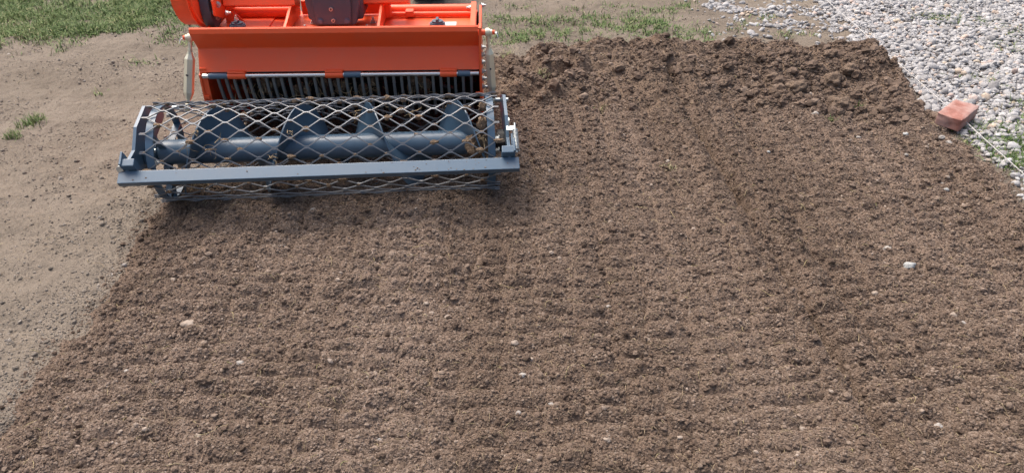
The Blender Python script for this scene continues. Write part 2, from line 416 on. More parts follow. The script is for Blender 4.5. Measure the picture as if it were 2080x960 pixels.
def build_crumbs():
    x, y = rand_ground(800000, 1.2, 4.6)
    t, rd, gv, sp, th = masks(x, y)
    dens = 0.5 + 0.6 * fbm(x * 5, y * 5, 91, 2) + 0.25 * (x > 0.9)
    keep = (t > -0.05) & (rng.random(len(x)) < np.clip(dens, 0.55, 0.95)) & ((t > 0.02) | (rng.random(len(x)) < 0.3))
    x, y = x[keep], y[keep]
    d = y * CP + CAM_H * SP
    r = sizes(len(x), 0.0015, 0.0100, 3.9) * (d / 2.6) ** 0.5
    tone = np.clip(rng.normal(0.50, 0.24, len(x)), 0, 0.85)
    tone = tone - 0.18 * sst(0.004, 0.008, r)
    odd = rng.random(len(x)) < 0.012
    tone[odd] = rng.uniform(0.84, 0.93, odd.sum())
    lumps(x, y, r, M_CRUMB, 'soil_crumbs', 'loose brown soil crumbs lying all over the tilled bed', 'soil crumbs', tone, sink=0.2, amp=0.5, nscale=1.7)
    # clods of the ridge
    x, y = rand_ground(90000, 3.3, 4.6)
    t, rd, gv, sp, th = masks(x, y)
    keep = (rd > 0.0) & (rng.random(len(x)) < np.clip(0.10 + 0.7 * fbm(x * 3.2, y * 3.2, 95, 2) + 0.55 * sst(0.9, 1.5, x), 0.03, 1))
    x, y = x[keep], y[keep]
    r = sizes(len(x), 0.0035, 0.030, 2.9)
    tone = np.clip(rng.normal(0.30, 0.14, len(x)), 0, 0.7)
    lumps(x, y, r, M_CRUMB, 'ridge_clods', 'small dark clods piled over the soil ridge', 'clods', tone, sink=0.3, amp=0.58, nscale=1.8)
    # crumbs on the pale ground
    x, y = rand_ground(190000, 1.2, 5.9)
    t, rd, gv, sp, th = masks(x, y)
    keep = (t < 0.0) & (gv < 0) & (rng.random(len(x)) < np.clip(0.28 + 0.8 * fbm(x * 2.5, y * 2.5, 97, 2) + 0.28 * (t > -0.18), 0.05, 1))
    x, y = x[keep], y[keep]
    r = sizes(len(x), 0.0018, 0.0095, 3.9)
    tone = np.clip(rng.normal(0.5, 0.18, len(x)), 0, 1)
    lumps(x, y, r, M_PALECRUMB, 'dry_crumbs', 'small dry pale crumbs strewn over the bare ground', 'soil crumbs', tone, sink=0.3)
    # gravel
    n = 76000
    y = rng.uniform(2.5, 6.3, n); x = rng.uniform(1.2, 4.6, n)
    t, rd, gv, sp, th = masks(x, y)
    near_grass = np.clip(1.1 - 0.95 * np.exp(-(((x - 2.72) / 0.55) ** 2 + ((y - 3.10) / 0.48) ** 2)) - 0.35 * sst(0.1, 0.7, fbm(x * 1.7, y * 1.7, 33, 2)), 0.08, 1)
    keep = (gv > -0.01) & (rng.random(n) < near_grass)
    spl = (sp > 0) & (rng.random(n) < np.clip(0.25 + 1.3 * fbm(x * 3.0, y * 3.0, 99, 2) + 0.3 * sst(0.35, 0.7, sp), 0, 1))
    stray = (t < -0.03) & (gv < 0) & (x > 0.9) & (y > 4.4) & (rng.random(n) < 0.03)
    keep = keep | spl | stray
    x, y = x[keep], y[keep]
    n = len(x)
    r = np.clip(rng.lognormal(math.log(0.0082), 0.40, n), 0.0035, 0.024)
    tone = np.clip(rng.beta(4.2, 2.6, n) * 0.88, 0, 1)
    odd = rng.random(n) < 0.07; tone[odd] = rng.uniform(0.9, 1.0, odd.sum())
    z = height(x, y) + rng.uniform(0, 0.014, n) * (gv[keep] > 0)
    scl = np.stack([r * rng.uniform(0.95, 1.55, n), r * rng.uniform(0.8, 1.15, n), r * rng.uniform(0.55, 0.85, n)], 1)
    rot = np.stack([rng.normal(0, 0.4, n), rng.normal(0, 0.4, n), rng.uniform(0, 6.283, n)], 1)
    scatter('gravel_stones', np.stack([x, y, z + scl[:, 2] * 0.4], 1), scl, rot, rng.integers(0, 7, n), tone, M_GRAVEL,
            'pale grey rounded gravel covering the ground right of the string', 'gravel', subdiv=3, amp=0.30, nscale=0.9, smooth=True)
build_crumbs()

# ------------------------------------------------------------------ grass and dry fibres
def blades(name, x, y, ln, label, cat, lean=0.7, wid=0.0022, kind='stuff', mat=None, tone=None, z=None):
    n = len(x)
    z = height(x, y) - 0.003 if z is None else z
    az = rng.uniform(0, 6.283, n); le = np.clip(rng.normal(lean, 0.3, n), 0.05, 1.35)
    dx, dy = np.cos(az), np.sin(az)
    w = wid * rng.uniform(0.6, 1.3, n)
    sx, sy = -dy * w, dx * w
    V = np.zeros((n, 5, 3))
    for i, (f, bend, ws) in enumerate(((0, 0, 1.0), (0.5, 0.7, 0.8), (1.0, 1.25, 0))):
        hx = ln * f * np.sin(le * bend); hz = ln * f * np.cos(np.clip(le * bend, 0, 1.5))
        cx, cy, cz = x + dx * hx, y + dy * hx, z + hz
        if ws:
            V[:, 2 * i] = np.stack([cx - sx * ws, cy - sy * ws, cz], 1); V[:, 2 * i + 1] = np.stack([cx + sx * ws, cy + sy * ws, cz], 1)
        else: V[:, 4] = np.stack([cx, cy, cz], 1)
    b = np.arange(n)[:, None] * 5
    F = np.concatenate([b + np.array([[0, 1, 3]]), b + np.array([[0, 3, 2]]), b + np.array([[2, 3, 4]])])
    tone = np.clip(rng.normal(0.42, 0.2, n), 0, 1) if tone is None else tone
    o = np_mesh(name, V.reshape(-1, 3), F, mat or M_GRASS, attrs={'tone': np.repeat(tone, 5)})
    return tag(o, label, cat, kind=kind)

def build_grass():
    # lawn behind, on the left
    n = 190000
    x = rng.uniform(-4.6, -1.55, n); y = rng.uniform(4.3, 6.6, n)
    edge = 4.48 + 0.33 * sst(-2.75, -2.2, x) + 0.10 * pn(x * 2.0, y * 0, 101) + 0.16 * fbm(x * 5, y * 5, 103, 2)
    m = (y - edge) / 0.35
    thin = fbm(x * 2.6, y * 3.6, 105, 3)
    dens = np.clip(m, 0, 1) * np.clip(0.62 + 0.95 * thin, 0.08, 1)
    k = rng.random(n) < dens
    x, y = x[k], y[k]
    tone = np.clip(rng.normal(0.44, 0.17, len(x)) - 0.15 * fbm(x * 2, y * 2, 107, 2) + 0.35 * (rng.random(len(x)) < 0.16), 0, 1)
    blades('lawn_grass', x, y, rng.uniform(0.025, 0.06, len(x)), 'thin green lawn behind the machine on the far left', 'grass', lean=0.85, wid=0.0024, tone=tone)
    # broken patches on the bare ground behind the ridge and in the gravel
    P = [(1030, 42, 44, 9, 1), (1105, 45, 42, 10, 1), (1085, 70, 80, 12, .8), (1040, 82, 50, 10, 1), (1185, 45, 40, 11, .8), (1235, 45, 40, 10, .9), (1150, 66, 60, 9, .5), (1250, 62, 50, 9, .8), (1330, 58, 44, 20, 1.4), (1300, 40, 40, 12, .8),
         (1420, 68, 34, 13, .9), (1425, 88, 22, 6, .6), (1380, 15, 26, 7, .9), (1340, 20, 34, 7, .6), (1235, 13, 26, 4, .6), (1275, 17, 30, 4, .6), (1060, 17, 26, 5, .6), (1345, 82, 60, 6, .5), (1200, 85, 60, 6, .35), (350, 70, 44, 11, .9), (370, 88, 20, 5, .6),
         (280, 128, 24, 6, .5), (200, 190, 12, 5, .4), (1180, 22, 30, 5, .4), (1510, 50, 20, 6, .4), (1490, 62, 20, 5, .4), (1600, 72, 18, 5, .6), (1560, 40, 22, 5, .5), (1640, 70, 24, 4, .4),
         (1905, 44, 34, 9, .9), (1980, 50, 30, 9, .5), (2060, 70, 34, 13, .6), (2045, 100, 30, 8, .5), (1985, 165, 34, 8, .6), (2030, 188, 20, 6, .4), (2068, 235, 26, 12, .7), (2020, 268, 34, 14, .6), (2055, 300, 46, 26, 1.6), (2070, 338, 30, 18, 1.8), (1975, 265, 24, 12, .9), (1995, 292, 30, 12, 1.0), (2030, 320, 30, 12, 1.2), (2060, 215, 20, 8, .5), (1920, 20, 20, 4, .3), (2110, 280, 40, 30, .8), (2120, 90, 40, 20, .6)]
    X, Y, T = [], [], []
    for (u, v, ru, rv, dn) in P:
        cx, cy = gpt(u, v); ex = abs(gpt(u + ru, v)[0] - cx); ey = abs(gpt(u, v - rv)[1] - cy)
        k = int(12500 * dn * ex * ey * math.pi * 0.8) + 12
        a = rng.normal(0, 0.68, (k, 2))
        px = cx + a[:, 0] * ex; py = cy + a[:, 1] * ey
        kk = fbm(px * 11, py * 11, 109, 2) + rng.normal(0, 0.3, k) > -0.1
        X.append(px[kk]); Y.append(py[kk]); T.append(np.clip(rng.normal(rng.uniform(.32, .5), 0.17, kk.sum()) + 0.4 * (rng.random(kk.sum()) < .12), 0, 1))
    x, y, tn = map(np.concatenate, (X, Y, T))
    t, rd, gv, sp, th = masks(x, y)
    k = t < -0.01
    x, y, tn, gv = x[k], y[k], tn[k], gv[k]
    blades('grass_patches', x, y, rng.uniform(0.022, 0.055, len(x)) + 0.018 * (gv > 0), 'broken patches of green grass on the bare ground and in the gravel', 'grass', lean=0.9, wid=0.0024, tone=tn)
    # dry fibres and roots lying on the soil
    n = 7500
    x, y = rand_ground(n, 1.25, 4.45); n = len(x)
    t, rd, gv, sp, th = masks(x, y)
    k = (t > 0) | (rng.random(n) < 0.15); x, y = x[k], y[k]; n = len(x)
    ln = np.clip(rng.lognormal(math.log(0.019), 0.5, n), 0.008, 0.08)
    az = rng.uniform(0, 6.283, n); cur = rng.normal(0, 1.3, n)
    m_ = 7
    V = []; 
    s = np.linspace(-0.5, 0.5, m_)
    ang = az[:, None] + cur[:, None] * s[None, :]
    cx = x[:, None] + np.cumsum(np.cos(ang) * ln[:, None] / (m_ - 1), 1); cy = y[:, None] + np.cumsum(np.sin(ang) * ln[:, None] / (m_ - 1), 1)
    cz = height(cx.ravel(), cy.ravel()).reshape(cx.shape)
    cz = cz * 0.5 + cz.max(1, keepdims=True) * 0.5 + 0.003 + 0.006 * rng.random((n, 1)) * (1 - (2 * s[None, :]) ** 2)
    w = rng.uniform(0.0005, 0.0011, n)[:, None] * (1 - 0.6 * np.abs(2 * s[None, :]) ** 2)
    nx, ny = -np.sin(ang), np.cos(ang)
    ring = np.stack([np.stack([cx + nx * w, cy + ny * w, cz - 0.4 * w], -1), np.stack([cx - nx * w, cy - ny * w, cz - 0.4 * w], -1), np.stack([cx, cy, cz + w], -1)], 2)  # n,m,3,3
    vid = np.arange(n * m_ * 3).reshape(n, m_, 3)
    F = []
    for a in range(3):
        b = (a + 1) % 3
        F.append(np.stack([vid[:, :-1, a], vid[:, :-1, b], vid[:, 1:, b], vid[:, 1:, a]], -1).reshape(-1, 4))
    tone = np.repeat(np.clip(rng.beta(2, 2.6, n), 0, 1), m_ * 3)
    o = np_mesh('dry_roots', ring.reshape(-1, 3), np.concatenate(F), M_STRAW, smooth=True, attrs={'tone': tone})
    tag(o, 'dry straw coloured roots and grass stalks scattered on the tilled soil', 'roots', kind='stuff')
build_grass()

# ------------------------------------------------------------------ mesh builder for made things
class MB:
    def __init__(s): s.bm = bmesh.new()
    def _tf(s, vs, M):
        for v in vs: v.co = M @ v.co
    def box(s, c, size, rot=(0, 0, 0), bev=0.0, taper=None):
        g = bmesh.ops.create_cube(s.bm, size=1.0); vs = g['verts']
        from mathutils import Euler
        for v in vs:
            v.co = Vector((v.co.x * size[0], v.co.y * size[1], v.co.z * size[2]))
            if taper and v.co.z > 0: v.co.x *= taper[0]; v.co.y *= taper[1]
        if bev:
            es = list({e for v in vs for e in v.link_edges})
            r = bmesh.ops.bevel(s.bm, geom=es, offset=bev, segments=2, affect='EDGES', profile=0.6)
            vs = list({v for f in r['faces'] for v in f.verts} | {v for v in vs if v.is_valid})
        s._tf(vs, Matrix.Translation(c) @ Euler(rot).to_matrix().to_4x4())
        return s
    def cyl(s, a, b, r, r2=None, n=20, caps=True, bev=0.0):
        a, b = Vector(a), Vector(b); d = b - a
        g = bmesh.ops.create_cone(s.bm, cap_ends=caps, segments=n, radius1=r, radius2=r if r2 is None else r2, depth=d.length)
        vs = g['verts']
        if bev:
            es = [e for e in {e for v in vs for e in v.link_edges} if any(len(f.verts) > 4 for f in e.link_faces)]
            rr = bmesh.ops.bevel(s.bm, geom=es, offset=bev, segments=2, affect='EDGES')
            vs = list({v for f in rr['faces'] for v in f.verts} | {v for v in vs if v.is_valid})
        s._tf(vs, Matrix.Translation((a + b) / 2) @ d.to_track_quat('Z', 'Y').to_matrix().to_4x4())
        return s
    def prism(s, poly, x0, x1, axis='x'):
        """polygon of (y, z) carried from x0 to x1"""
        n = len(poly)
        def mk(x): return [s.bm.verts.new((x, p[0], p[1]) if axis == 'x' else ((p[0], x, p[1]) if axis == 'y' else (p[0], p[1], x))) for p in poly]
        A, B = mk(x0), mk(x1)
        s.bm.faces.new(A[::-1]); s.bm.faces.new(B)
        for i in range(n):
            j = (i + 1) % n
            s.bm.faces.new((A[i], A[j], B[j], B[i]))
        return s
    def sheet(s, prof, x0, x1, th, nx=1):
        """folded sheet metal: open profile of (y, z) with thickness, straight along x"""
        P = [Vector((0, a, b)) for a, b in prof]; nrm = []
        for i in range(len(P)):
            t = (P[min(i + 1, len(P) - 1)] - P[max(i - 1, 0)]).normalized()
            nrm.append(Vector((0, -t.z, t.y)))
        poly = [(p.y, p.z) for p in P] + [((p + q * th).y, (p + q * th).z) for p, q in reversed(list(zip(P, nrm)))]
        return s.prism(poly, x0, x1)
    def tube(s, pts, r, n=8, closed=False):
        P = [Vector(p) for p in pts]; rings = []
        up = Vector((0.13, 0.31, 0.94))
        for i, p in enumerate(P):
            t = (P[min(i + 1, len(P) - 1)] - P[max(i - 1, 0)]).normalized()
            a = t.cross(up)
            a = a.normalized() if a.length > 1e-4 else t.orthogonal().normalized()
            b = t.cross(a)
            rr = r[i] if isinstance(r, (list, tuple)) else r
            rings.append([s.bm.verts.new(p + (a * math.cos(q * 2 * math.pi / n) + b * math.sin(q * 2 * math.pi / n)) * rr) for q in range(n)])
        for i in range(len(P) - 1):
            for q in range(n):
                s.bm.faces.new((rings[i][q], rings[i][(q + 1) % n], rings[i + 1][(q + 1) % n], rings[i + 1][q]))
        s.bm.faces.new(rings[0][::-1]); s.bm.faces.new(rings[-1])
        return s
    def build(s, name, mat, parent=None, smooth=0, loc=None, rot=None):
        bm = s.bm
        bmesh.ops.recalc_face_normals(bm, faces=bm.faces)
        me = bpy.data.meshes.new(name); bm.to_mesh(me); bm.free()
        me.materials.append(mat)
        if smooth:
            me.polygons.foreach_set('use_smooth', [True] * len(me.polygons))
            me.set_sharp_from_angle(angle=R(smooth))
        o = bpy.data.objects.new(name, me); COL.objects.link(o)
        if parent: o.parent = parent
        if loc: o.location = loc
        if rot: o.rotation_euler = rot
        return o
def clone(o, loc=None, rot=None, parent=None):
    c = o.copy(); COL.objects.link(c)
    if parent: c.parent = parent
    if loc is not None: c.location = loc
    if rot is not None: c.rotation_euler = rot
    return c
def empty(name, loc, rz=0):
    o = bpy.data.objects.new(name, None); COL.objects.link(o)
    o.location = loc; o.rotation_euler = (0, 0, rz); o.empty_display_size = 0.1
    return o

# ------------------------------------------------------------------ the tilling machine
tiller = empty('rotary_tiller', (-0.71, 3.09, 0.0), R(1.7))
tag(tiller, 'orange rotary tiller with grey steel comb and wire mesh roller standing on the soil', 'tiller')
XL, XR = -0.562, 0.575
def bolt(parent, p, axis=(0, 0, 1), r=0.008, h=0.008, stud=0.010, mat=None, name='bolt'):
    a = Vector(axis).normalized(); p = Vector(p)
    m = MB().cyl(p, p + a * 0.0025, r * 1.35, n=14).cyl(p + a * 0.0025, p + a * (0.0025 + h), r, n=6)
    if stud: m.cyl(p + a * (0.0025 + h), p + a * (0.0025 + h + stud), r * 0.55, n=10)
    return m.build(name, mat or M_ZINCW, parent)

# rear hood: folded orange sheet
hp = [(-0.026, 0.611), (-0.032, 0.606), (-0.036, 0.589), (-0.034, 0.585), (0.020, 0.513), (0.0202, 0.508), (-0.020, 0.425)]
hood = MB().sheet(hp, XL, XR, 0.004).build('hood', M_OR, tiller)
# deck over the rotor, with the far plate closing the chamber
deck = MB().sheet([(0.045, 0.535), (0.10, 0.531), (0.46, 0.525), (0.53, 0.50)], XL + 0.02, XR - 0.01, -0.006).build('deck', M_OR, tiller)
MB().sheet([(0.532, 0.50), (0.58, 0.40), (0.60, 0.0)], XL + 0.005, XR - 0.005, -0.006).build('chamber_back', M_BLACK, tiller)  # shade of the closed chamber put into its black colour and full-depth shape
MB().box((-0.42, 0.30, 0.530), (0.20, 0.20, 0.005)).build('inspection_plate', M_OR, deck)
MB().box((0.45, 0.22, 0.5345), (0.055, 0.075, 0.0008)).build('sticker', M_WHITE, deck)
for x in (-0.44, 0.40):
    m = MB().cyl((x, 0.19, 0.53), (x, 0.19, 0.556), 0.034, n=20, bev=0.004).cyl((x, 0.19, 0.556), (x, 0.19, 0.563), 0.024, n=14)
    m.box((x, 0.19, 0.567), (0.012, 0.040, 0.012), bev=0.003)
    m.build('filler_cap', M_GBOX, deck, 40)
bolt(deck, (-0.44, 0.19, 0.572), r=0.007)
for (x, y) in ((-0.155, 0.17), (-0.14, 0.27), (0.105, 0.17), (0.118, 0.27)):
    bolt(deck, (x, y, 0.530), r=0.009, h=0.010, stud=0.012)
# side plates
def side_plate(x, w, top, name='side_plate'):
    poly = top + [(-0.024, 0.30), (0.03, 0.20), (0.08, 0.03), (0.60, 0.01), (0.61, 0.42), (0.52, 0.53), (0.38, 0.545), (0.10, 0.55)]
    return MB().prism(poly, x, x + w).build(name, M_OR, tiller)
sr = side_plate(XR + 0.001, 0.010, [(0.03, 0.60), (-0.030, 0.600)])
sl = side_plate(XL - 0.004, 0.008, [(0.035, 0.55), (0.035, 0.44), (-0.024, 0.414)])
MB().box((XL + 0.014, -0.015, 0.36), (0.026, 0.006, 0.16)).build('flange', M_OR, sl)
MB().box((XL + 0.010, -0.022, 0.318), (0.022, 0.010, 0.014), bev=0.002).build('stop_block', M_OR, sl)
MB().box((XR - 0.008, -0.018, 0.318), (0.018, 0.010, 0.016), bev=0.002).build('stop_block', M_OR, sr)
MB().prism([(0.05, 0.53), (0.05, 0.585), (0.40, 0.580), (0.42, 0.53)], XR - 0.034, XR - 0.012).build('flange', M_OR, sr)
for z in (0.505, 0.475, 0.440, 0.405, 0.370, 0.335):
    bolt(sr, (XR + 0.011, 0.02 + random.uniform(-.01, .01), z), (1, 0, 0), r=0.009, h=0.009, stud=0.006 if z > .39 else 0.012)
bolt(sr, (XR - 0.035, 0.36, 0.565), (-1, 0, 0), r=0.008); bolt(sr, (XR + 0.011, 0.36, 0.575), (1, 0, 0), r=0.009)
# rounded end housing with the chain case on the left
m = MB(); poly = []
for k in range(24):
    a = 2 * math.pi * k / 24; poly.append((0.30 + 0.20 * math.cos(a), 0.70 + 0.17 * math.sin(a)))
m.prism(poly, -0.660, -0.575)
guard = m.build('drive_guard', M_OR, tiller, 35)
MB().prism([(0.30 + 0.212 * math.cos(2 * math.pi * k / 24), 0.70 + 0.182 * math.sin(2 * math.pi * k / 24)) for k in range(24)], -0.597, -0.589).build('rim', M_OR, guard, 35)
m = MB(); poly = []
for k in range(20):
    a = 2 * math.pi * k / 20; poly.append((0.27 + 0.10 * math.cos(a) + 0.03 * math.sin(a), 0.66 + 0.13 * math.sin(a)))
m.prism(poly, -0.572, -0.535)
cc = m.build('chain_case', M_GBOX, tiller, 35)
bolt(cc, (-0.534, 0.235, 0.575), (1, -0.3, 0.3), r=0.013, h=0.010, stud=0)
bolt(cc, (-0.534, 0.20, 0.60), (1, 0, 0), r=0.008); bolt(cc, (-0.480, 0.20, 0.60), (1, 0, 0), r=0.008)
# bracket plate beside the chain case
br = MB().prism([(0.16, 0.60), (0.16, 0.66), (0.22, 0.72), (0.40, 0.72), (0.40, 0.56), (0.26, 0.56)], -0.520, -0.510).build('bracket', M_OR, tiller)
bolt(br, (-0.509, 0.20, 0.635), (1, -0.6, 0.3), r=0.010, h=0.008, stud=0.004)
MB().prism([(-0.52, 0.53), (-0.44, 0.53), (-0.505, 0.60), (-0.52, 0.60)], 0.30, 0.306, axis='y').build('gusset', M_OR, br)
# cross tubes in front of the deck
t1 = MB().cyl((-0.50, 0.37, 0.552), (-0.245, 0.37, 0.552), 0.026, n=28).build('cross_tube', M_OR, tiller, 40)
MB().cyl((-0.512, 0.37, 0.552), (-0.492, 0.37, 0.552), 0.034, n=28).build('collar', M_OR, t1, 40)
bolt(t1, (-0.50, 0.315, 0.553), (1, 0, 0), r=0.009)
t2 = MB().cyl((0.165, 0.40, 0.545), (0.545, 0.40, 0.545), 0.024, n=28).build('cross_tube', M_OR, tiller, 40)
MB().cyl((0.165, 0.350, 0.541), (0.545, 0.350, 0.541), 0.011, n=20).build('tie_bar', M_OR, tiller, 40)
MB().box((0.27, 0.352, 0.547), (0.036, 0.045, 0.026), bev=0.004).build('clamp', M_OR, t2)
MB().box((0.170, 0.34, 0.572), (0.040, 0.05, 0.070), bev=0.003).build('lug', M_OR, t2)
bolt(t2, (0.190, 0.33, 0.600), (0.3, -1, 0.2), r=0.008, stud=0.004)
# gussets beside the gearbox
for x in (-0.222, 0.162):
    MB().prism([(0.10, 0.532), (0.10, 0.570), (0.16, 0.585), (0.34, 0.640), (0.40, 0.640), (0.40, 0.532)], x - 0.005, x + 0.005).build('gusset', M_OR, tiller)
MB().box((-0.03, 0.40, 0.56), (0.36, 0.010, 0.06)).build('cross_plate', M_OR, tiller)
# headstock rails
MB().box((-0.352, 0.31, 0.641), (0.302, 0.10, 0.092), rot=(R(-20), 0, 0), bev=0.003).build('headstock_rail', M_OR, tiller)
MB().box((0.170, 0.31, 0.646), (0.215, 0.10, 0.090), rot=(R(-20), 0, 0), bev=0.003).build('headstock_rail', M_OR, tiller)
for x in (-0.168, 0.083):
    MB().cyl((x - 0.028, 0.33, 0.645), (x + 0.028, 0.33, 0.645), 0.022, n=18).build('spacer_bush', M_ZINC, tiller, 40)
# gearbox
m = MB()
pts = [(-0.118, 0.552), (-0.106, 0.542), (0.055, 0.542), (0.067, 0.552), (0.083, 0.62), (0.09, 0.76), (-0.146, 0.76), (-0.136, 0.62)]
pts = [(x_, z_ + 0.014) for x_, z_ in pts]
m.prism(pts, 0.155, 0.33, axis='y')
gb = m.build('gearbox', M_GBOX, tiller)
gm = gb.modifiers.new('edges', 'BEVEL'); gm.width = 0.012; gm.segments = 3; gm.limit_method = 'ANGLE'
m = MB().prism([(-0.096, 0.570), (-0.088, 0.563), (0.037, 0.563), (0.045, 0.570), (0.052, 0.634), (0.056, 0.754), (-0.110, 0.754), (-0.104, 0.634)], 0.142, 0.156, axis='y')
cv = m.build('cover', M_GBOX, gb)
cm = cv.modifiers.new('edges', 'BEVEL'); cm.width = 0.004; cm.segments = 2; cm.limit_method = 'ANGLE'
for (x, z) in ((-0.080, 0.580), (0.030, 0.580)):
    bolt(gb, (x, 0.142, z), (0, -1, 0), r=0.009, h=0.007, stud=0, mat=M_GREY)
for (x, z) in ((-0.026, 0.583), (-0.030, 0.630)):
    MB().cyl((x, 0.143, z), (x, 0.132, z), 0.0075, n=16).build('drain_plug', M_ZINCW, gb, 40)
    MB().cyl((x, 0.133, z), (x, 0.1315, z), 0.0045, n=12).build('plug_socket', M_BLACK, gb)
for sx in (-1, 1):
    MB().box((-0.028 + sx * 0.098, 0.30, 0.62), (0.035, 0.20, 0.11), bev=0.012).build('gearbox_flange', M_GBOX, gb, 40)

# hinge rod with sleeves
ry, rz = -0.030, 0.412
rod = MB().cyl((-0.535, ry, rz), (0.573, ry, rz), 0.0088, n=24).build('hinge_rod', M_CHROME, tiller, 40)
for (a, b) in ((-0.446, -0.374), (-0.052, 0.020), (0.415, 0.483)):
    m = MB().cyl((a, ry, rz), (b, ry, rz), 0.0135, n=24, bev=0.001)
    m.box(((a + b) / 2, ry + 0.012, rz + 0.012), (b - a, 0.024, 0.012))
    m.tube([(a + 0.002, ry - 0.006, rz + 0.016), ((a + b) / 2, ry - 0.007, rz + 0.0165), (b - 0.003, ry - 0.006, rz + 0.0155)], 0.003, n=6)
    m.build('hinge_sleeve', M_OR, rod, 40)
for (a, b) in ((-0.523, -0.449), (0.024, 0.092), (0.487, 0.538)):
    MB().cyl((a, ry, rz), (b, ry, rz), 0.0122, n=24, bev=0.001).build('spacer', M_GREY, rod, 40)
MB().cyl((-0.548, ry, rz), (-0.530, ry, rz), 0.010, n=6).build('end_nut', M_ZINCW, rod)

# comb of separate steel bars
def comb_mesh():
    m = MB(); pr = []
    K = 9
    for k in range(K):
        f = k / (K - 1)
        pr.append((0.004 + 0.025 * f + 0.065 * f * f, 0.405 - 0.225 * f))
    front = pr; back = [(a + 0.016 + 0.003 * math.sin(3 * k), b + 0.002) for k, (a, b) in enumerate(pr)]
    m.prism(front + back[::-1], -0.0056, 0.0056)
    m.cyl((0, pr[-1][0] - 0.001, pr[-1][1] + 0.004), (0, pr[-1][0] + 0.018, pr[-1][1] + 0.006), 0.0068, n=12)
    return m
comb0 = comb_mesh().build('comb_bar', M_TINE, tiller, loc=(-0.504, 0, 0))
bm_ = comb0.modifiers.new('edges', 'BEVEL'); bm_.width = 0.0012; bm_.segments = 1
NB = 33
for k in range(1, NB):
    clone(comb0, (-0.504 + 1.047 * k / (NB - 1) + random.uniform(-.0012, .0012), random.uniform(-.002, .002), 0), (R(random.uniform(-.6, .6)), R(random.uniform(-.5, .5)), 0))
MB().box((0.018, 0.026, 0.416), (1.10, 0.03, 0.012)).build('comb_rail', M_TINE, tiller)

# rotor hidden behind the comb
rotor = MB().cyl((XL + 0.03, 0.33, 0.28), (XR - 0.02, 0.33, 0.28), 0.045, n=20).build('rotor_shaft', M_BLACK, tiller, 40)
for k in range(20):
    x = XL + 0.07 + k * 0.053; a = k * 2.4
    cy, cz = math.cos(a), math.sin(a)
    m = MB(); p0 = Vector((x, 0.33 + 0.04 * cy, 0.28 + 0.04 * cz)); p1 = Vector((x, 0.33 + 0.19 * cy, 0.28 + 0.19 * cz)); p2 = p1 + Vector((0.05 * (1 if k % 2 else -1), 0.012 * -cz, 0.012 * cy))
    m.tube([p0, (p0 + p1) / 2, p1, p2], [0.014, 0.014, 0.013, 0.010], n=4)
    m.build('rotor_blade', M_BLACK, rotor)

# ------------------------------------------------------------------ roller frame: front bar, arms, bearings, spring
YAW_R = R(4.5 - 1.7)
from mathutils import Euler
def to_local(wx, wy):
    a = R(1.7); dx, dy = wx + 0.71, wy - 3.09
    return (dx * math.cos(a) + dy * math.sin(a), -dx * math.sin(a) + dy * math.cos(a), 0)
RL = to_local(-0.725, 2.84)
m = MB().box((0.0, 0, 0), (1.468, 0.048, 0.020), bev=0.0015)
m.box((0, -0.0225, -0.020), (1.462, 0.003, 0.03))
frame = MB()
frame.box((0.0, -0.245, 0.214), (1.470, 0.050, 0.026), rot=(R(33), 0, 0), bev=0.002)
frame = frame.build('roller_frame', M_GREY, tiller, loc=RL, rot=(0, 0, YAW_R))
def arm(x0, x1):
    poly = [(-0.235, 0.225), (-0.225, 0.262), (-0.13, 0.272), (-0.06, 0.335), (0.07, 0.365), (0.23, 0.300), (0.23, 0.25), (0.11, 0.22), (0.05, 0.13), (-0.04, 0.12), (-0.15, 0.19)]
    return MB().prism(poly, x0, x1).build('side_arm', M_GREY, frame)
al = arm(-0.712, -0.700); ar = arm(0.694, 0.706)
for sx, a in ((-1, al), (1, ar)):
    x = sx * 0.70
    MB().box((x - sx * 0.004, -0.215, 0.246), (0.050, 0.030, 0.07), rot=(R(33), 0, 0), bev=0.003).build('end_bracket', M_GREY, frame)
    MB().box((x + sx * 0.018, -0.205, 0.258), (0.008, 0.055, 0.075), rot=(R(33), 0, 0), bev=0.002).build('end_plate', M_GREY, frame)
    b = MB().cyl((x - sx * 0.004, 0, 0.198), (x - sx * 0.034, 0, 0.198), 0.045, n=24, bev=0.004).cyl((x - sx * 0.03, 0, 0.198), (x - sx * 0.060, 0, 0.198), 0.030, n=20, bev=0.003)
    b.box((x - sx * 0.014, -0.045, 0.21), (0.024, 0.085, 0.05), bev=0.008)
    bb = b.build('bearing', M_GREY if sx < 0 else M_BLACK, frame, 40)
    for (dy, dz) in ((-0.06, 0.025), (-0.06, -0.028)):
        bolt(frame, (x - sx * 0.028, dy, 0.21 + dz), (-sx, 0, 0), r=0.011, h=0.011, stud=0.006)
# scraper leg below on the left, twisted flat bar
MB().prism([(-0.05, 0.16), (-0.012, 0.16), (-0.03, 0.08), (-0.085, 0.045), (-0.115, 0.052), (-0.07, 0.09)], -0.645, -0.622).build('scraper', M_GREY, frame)
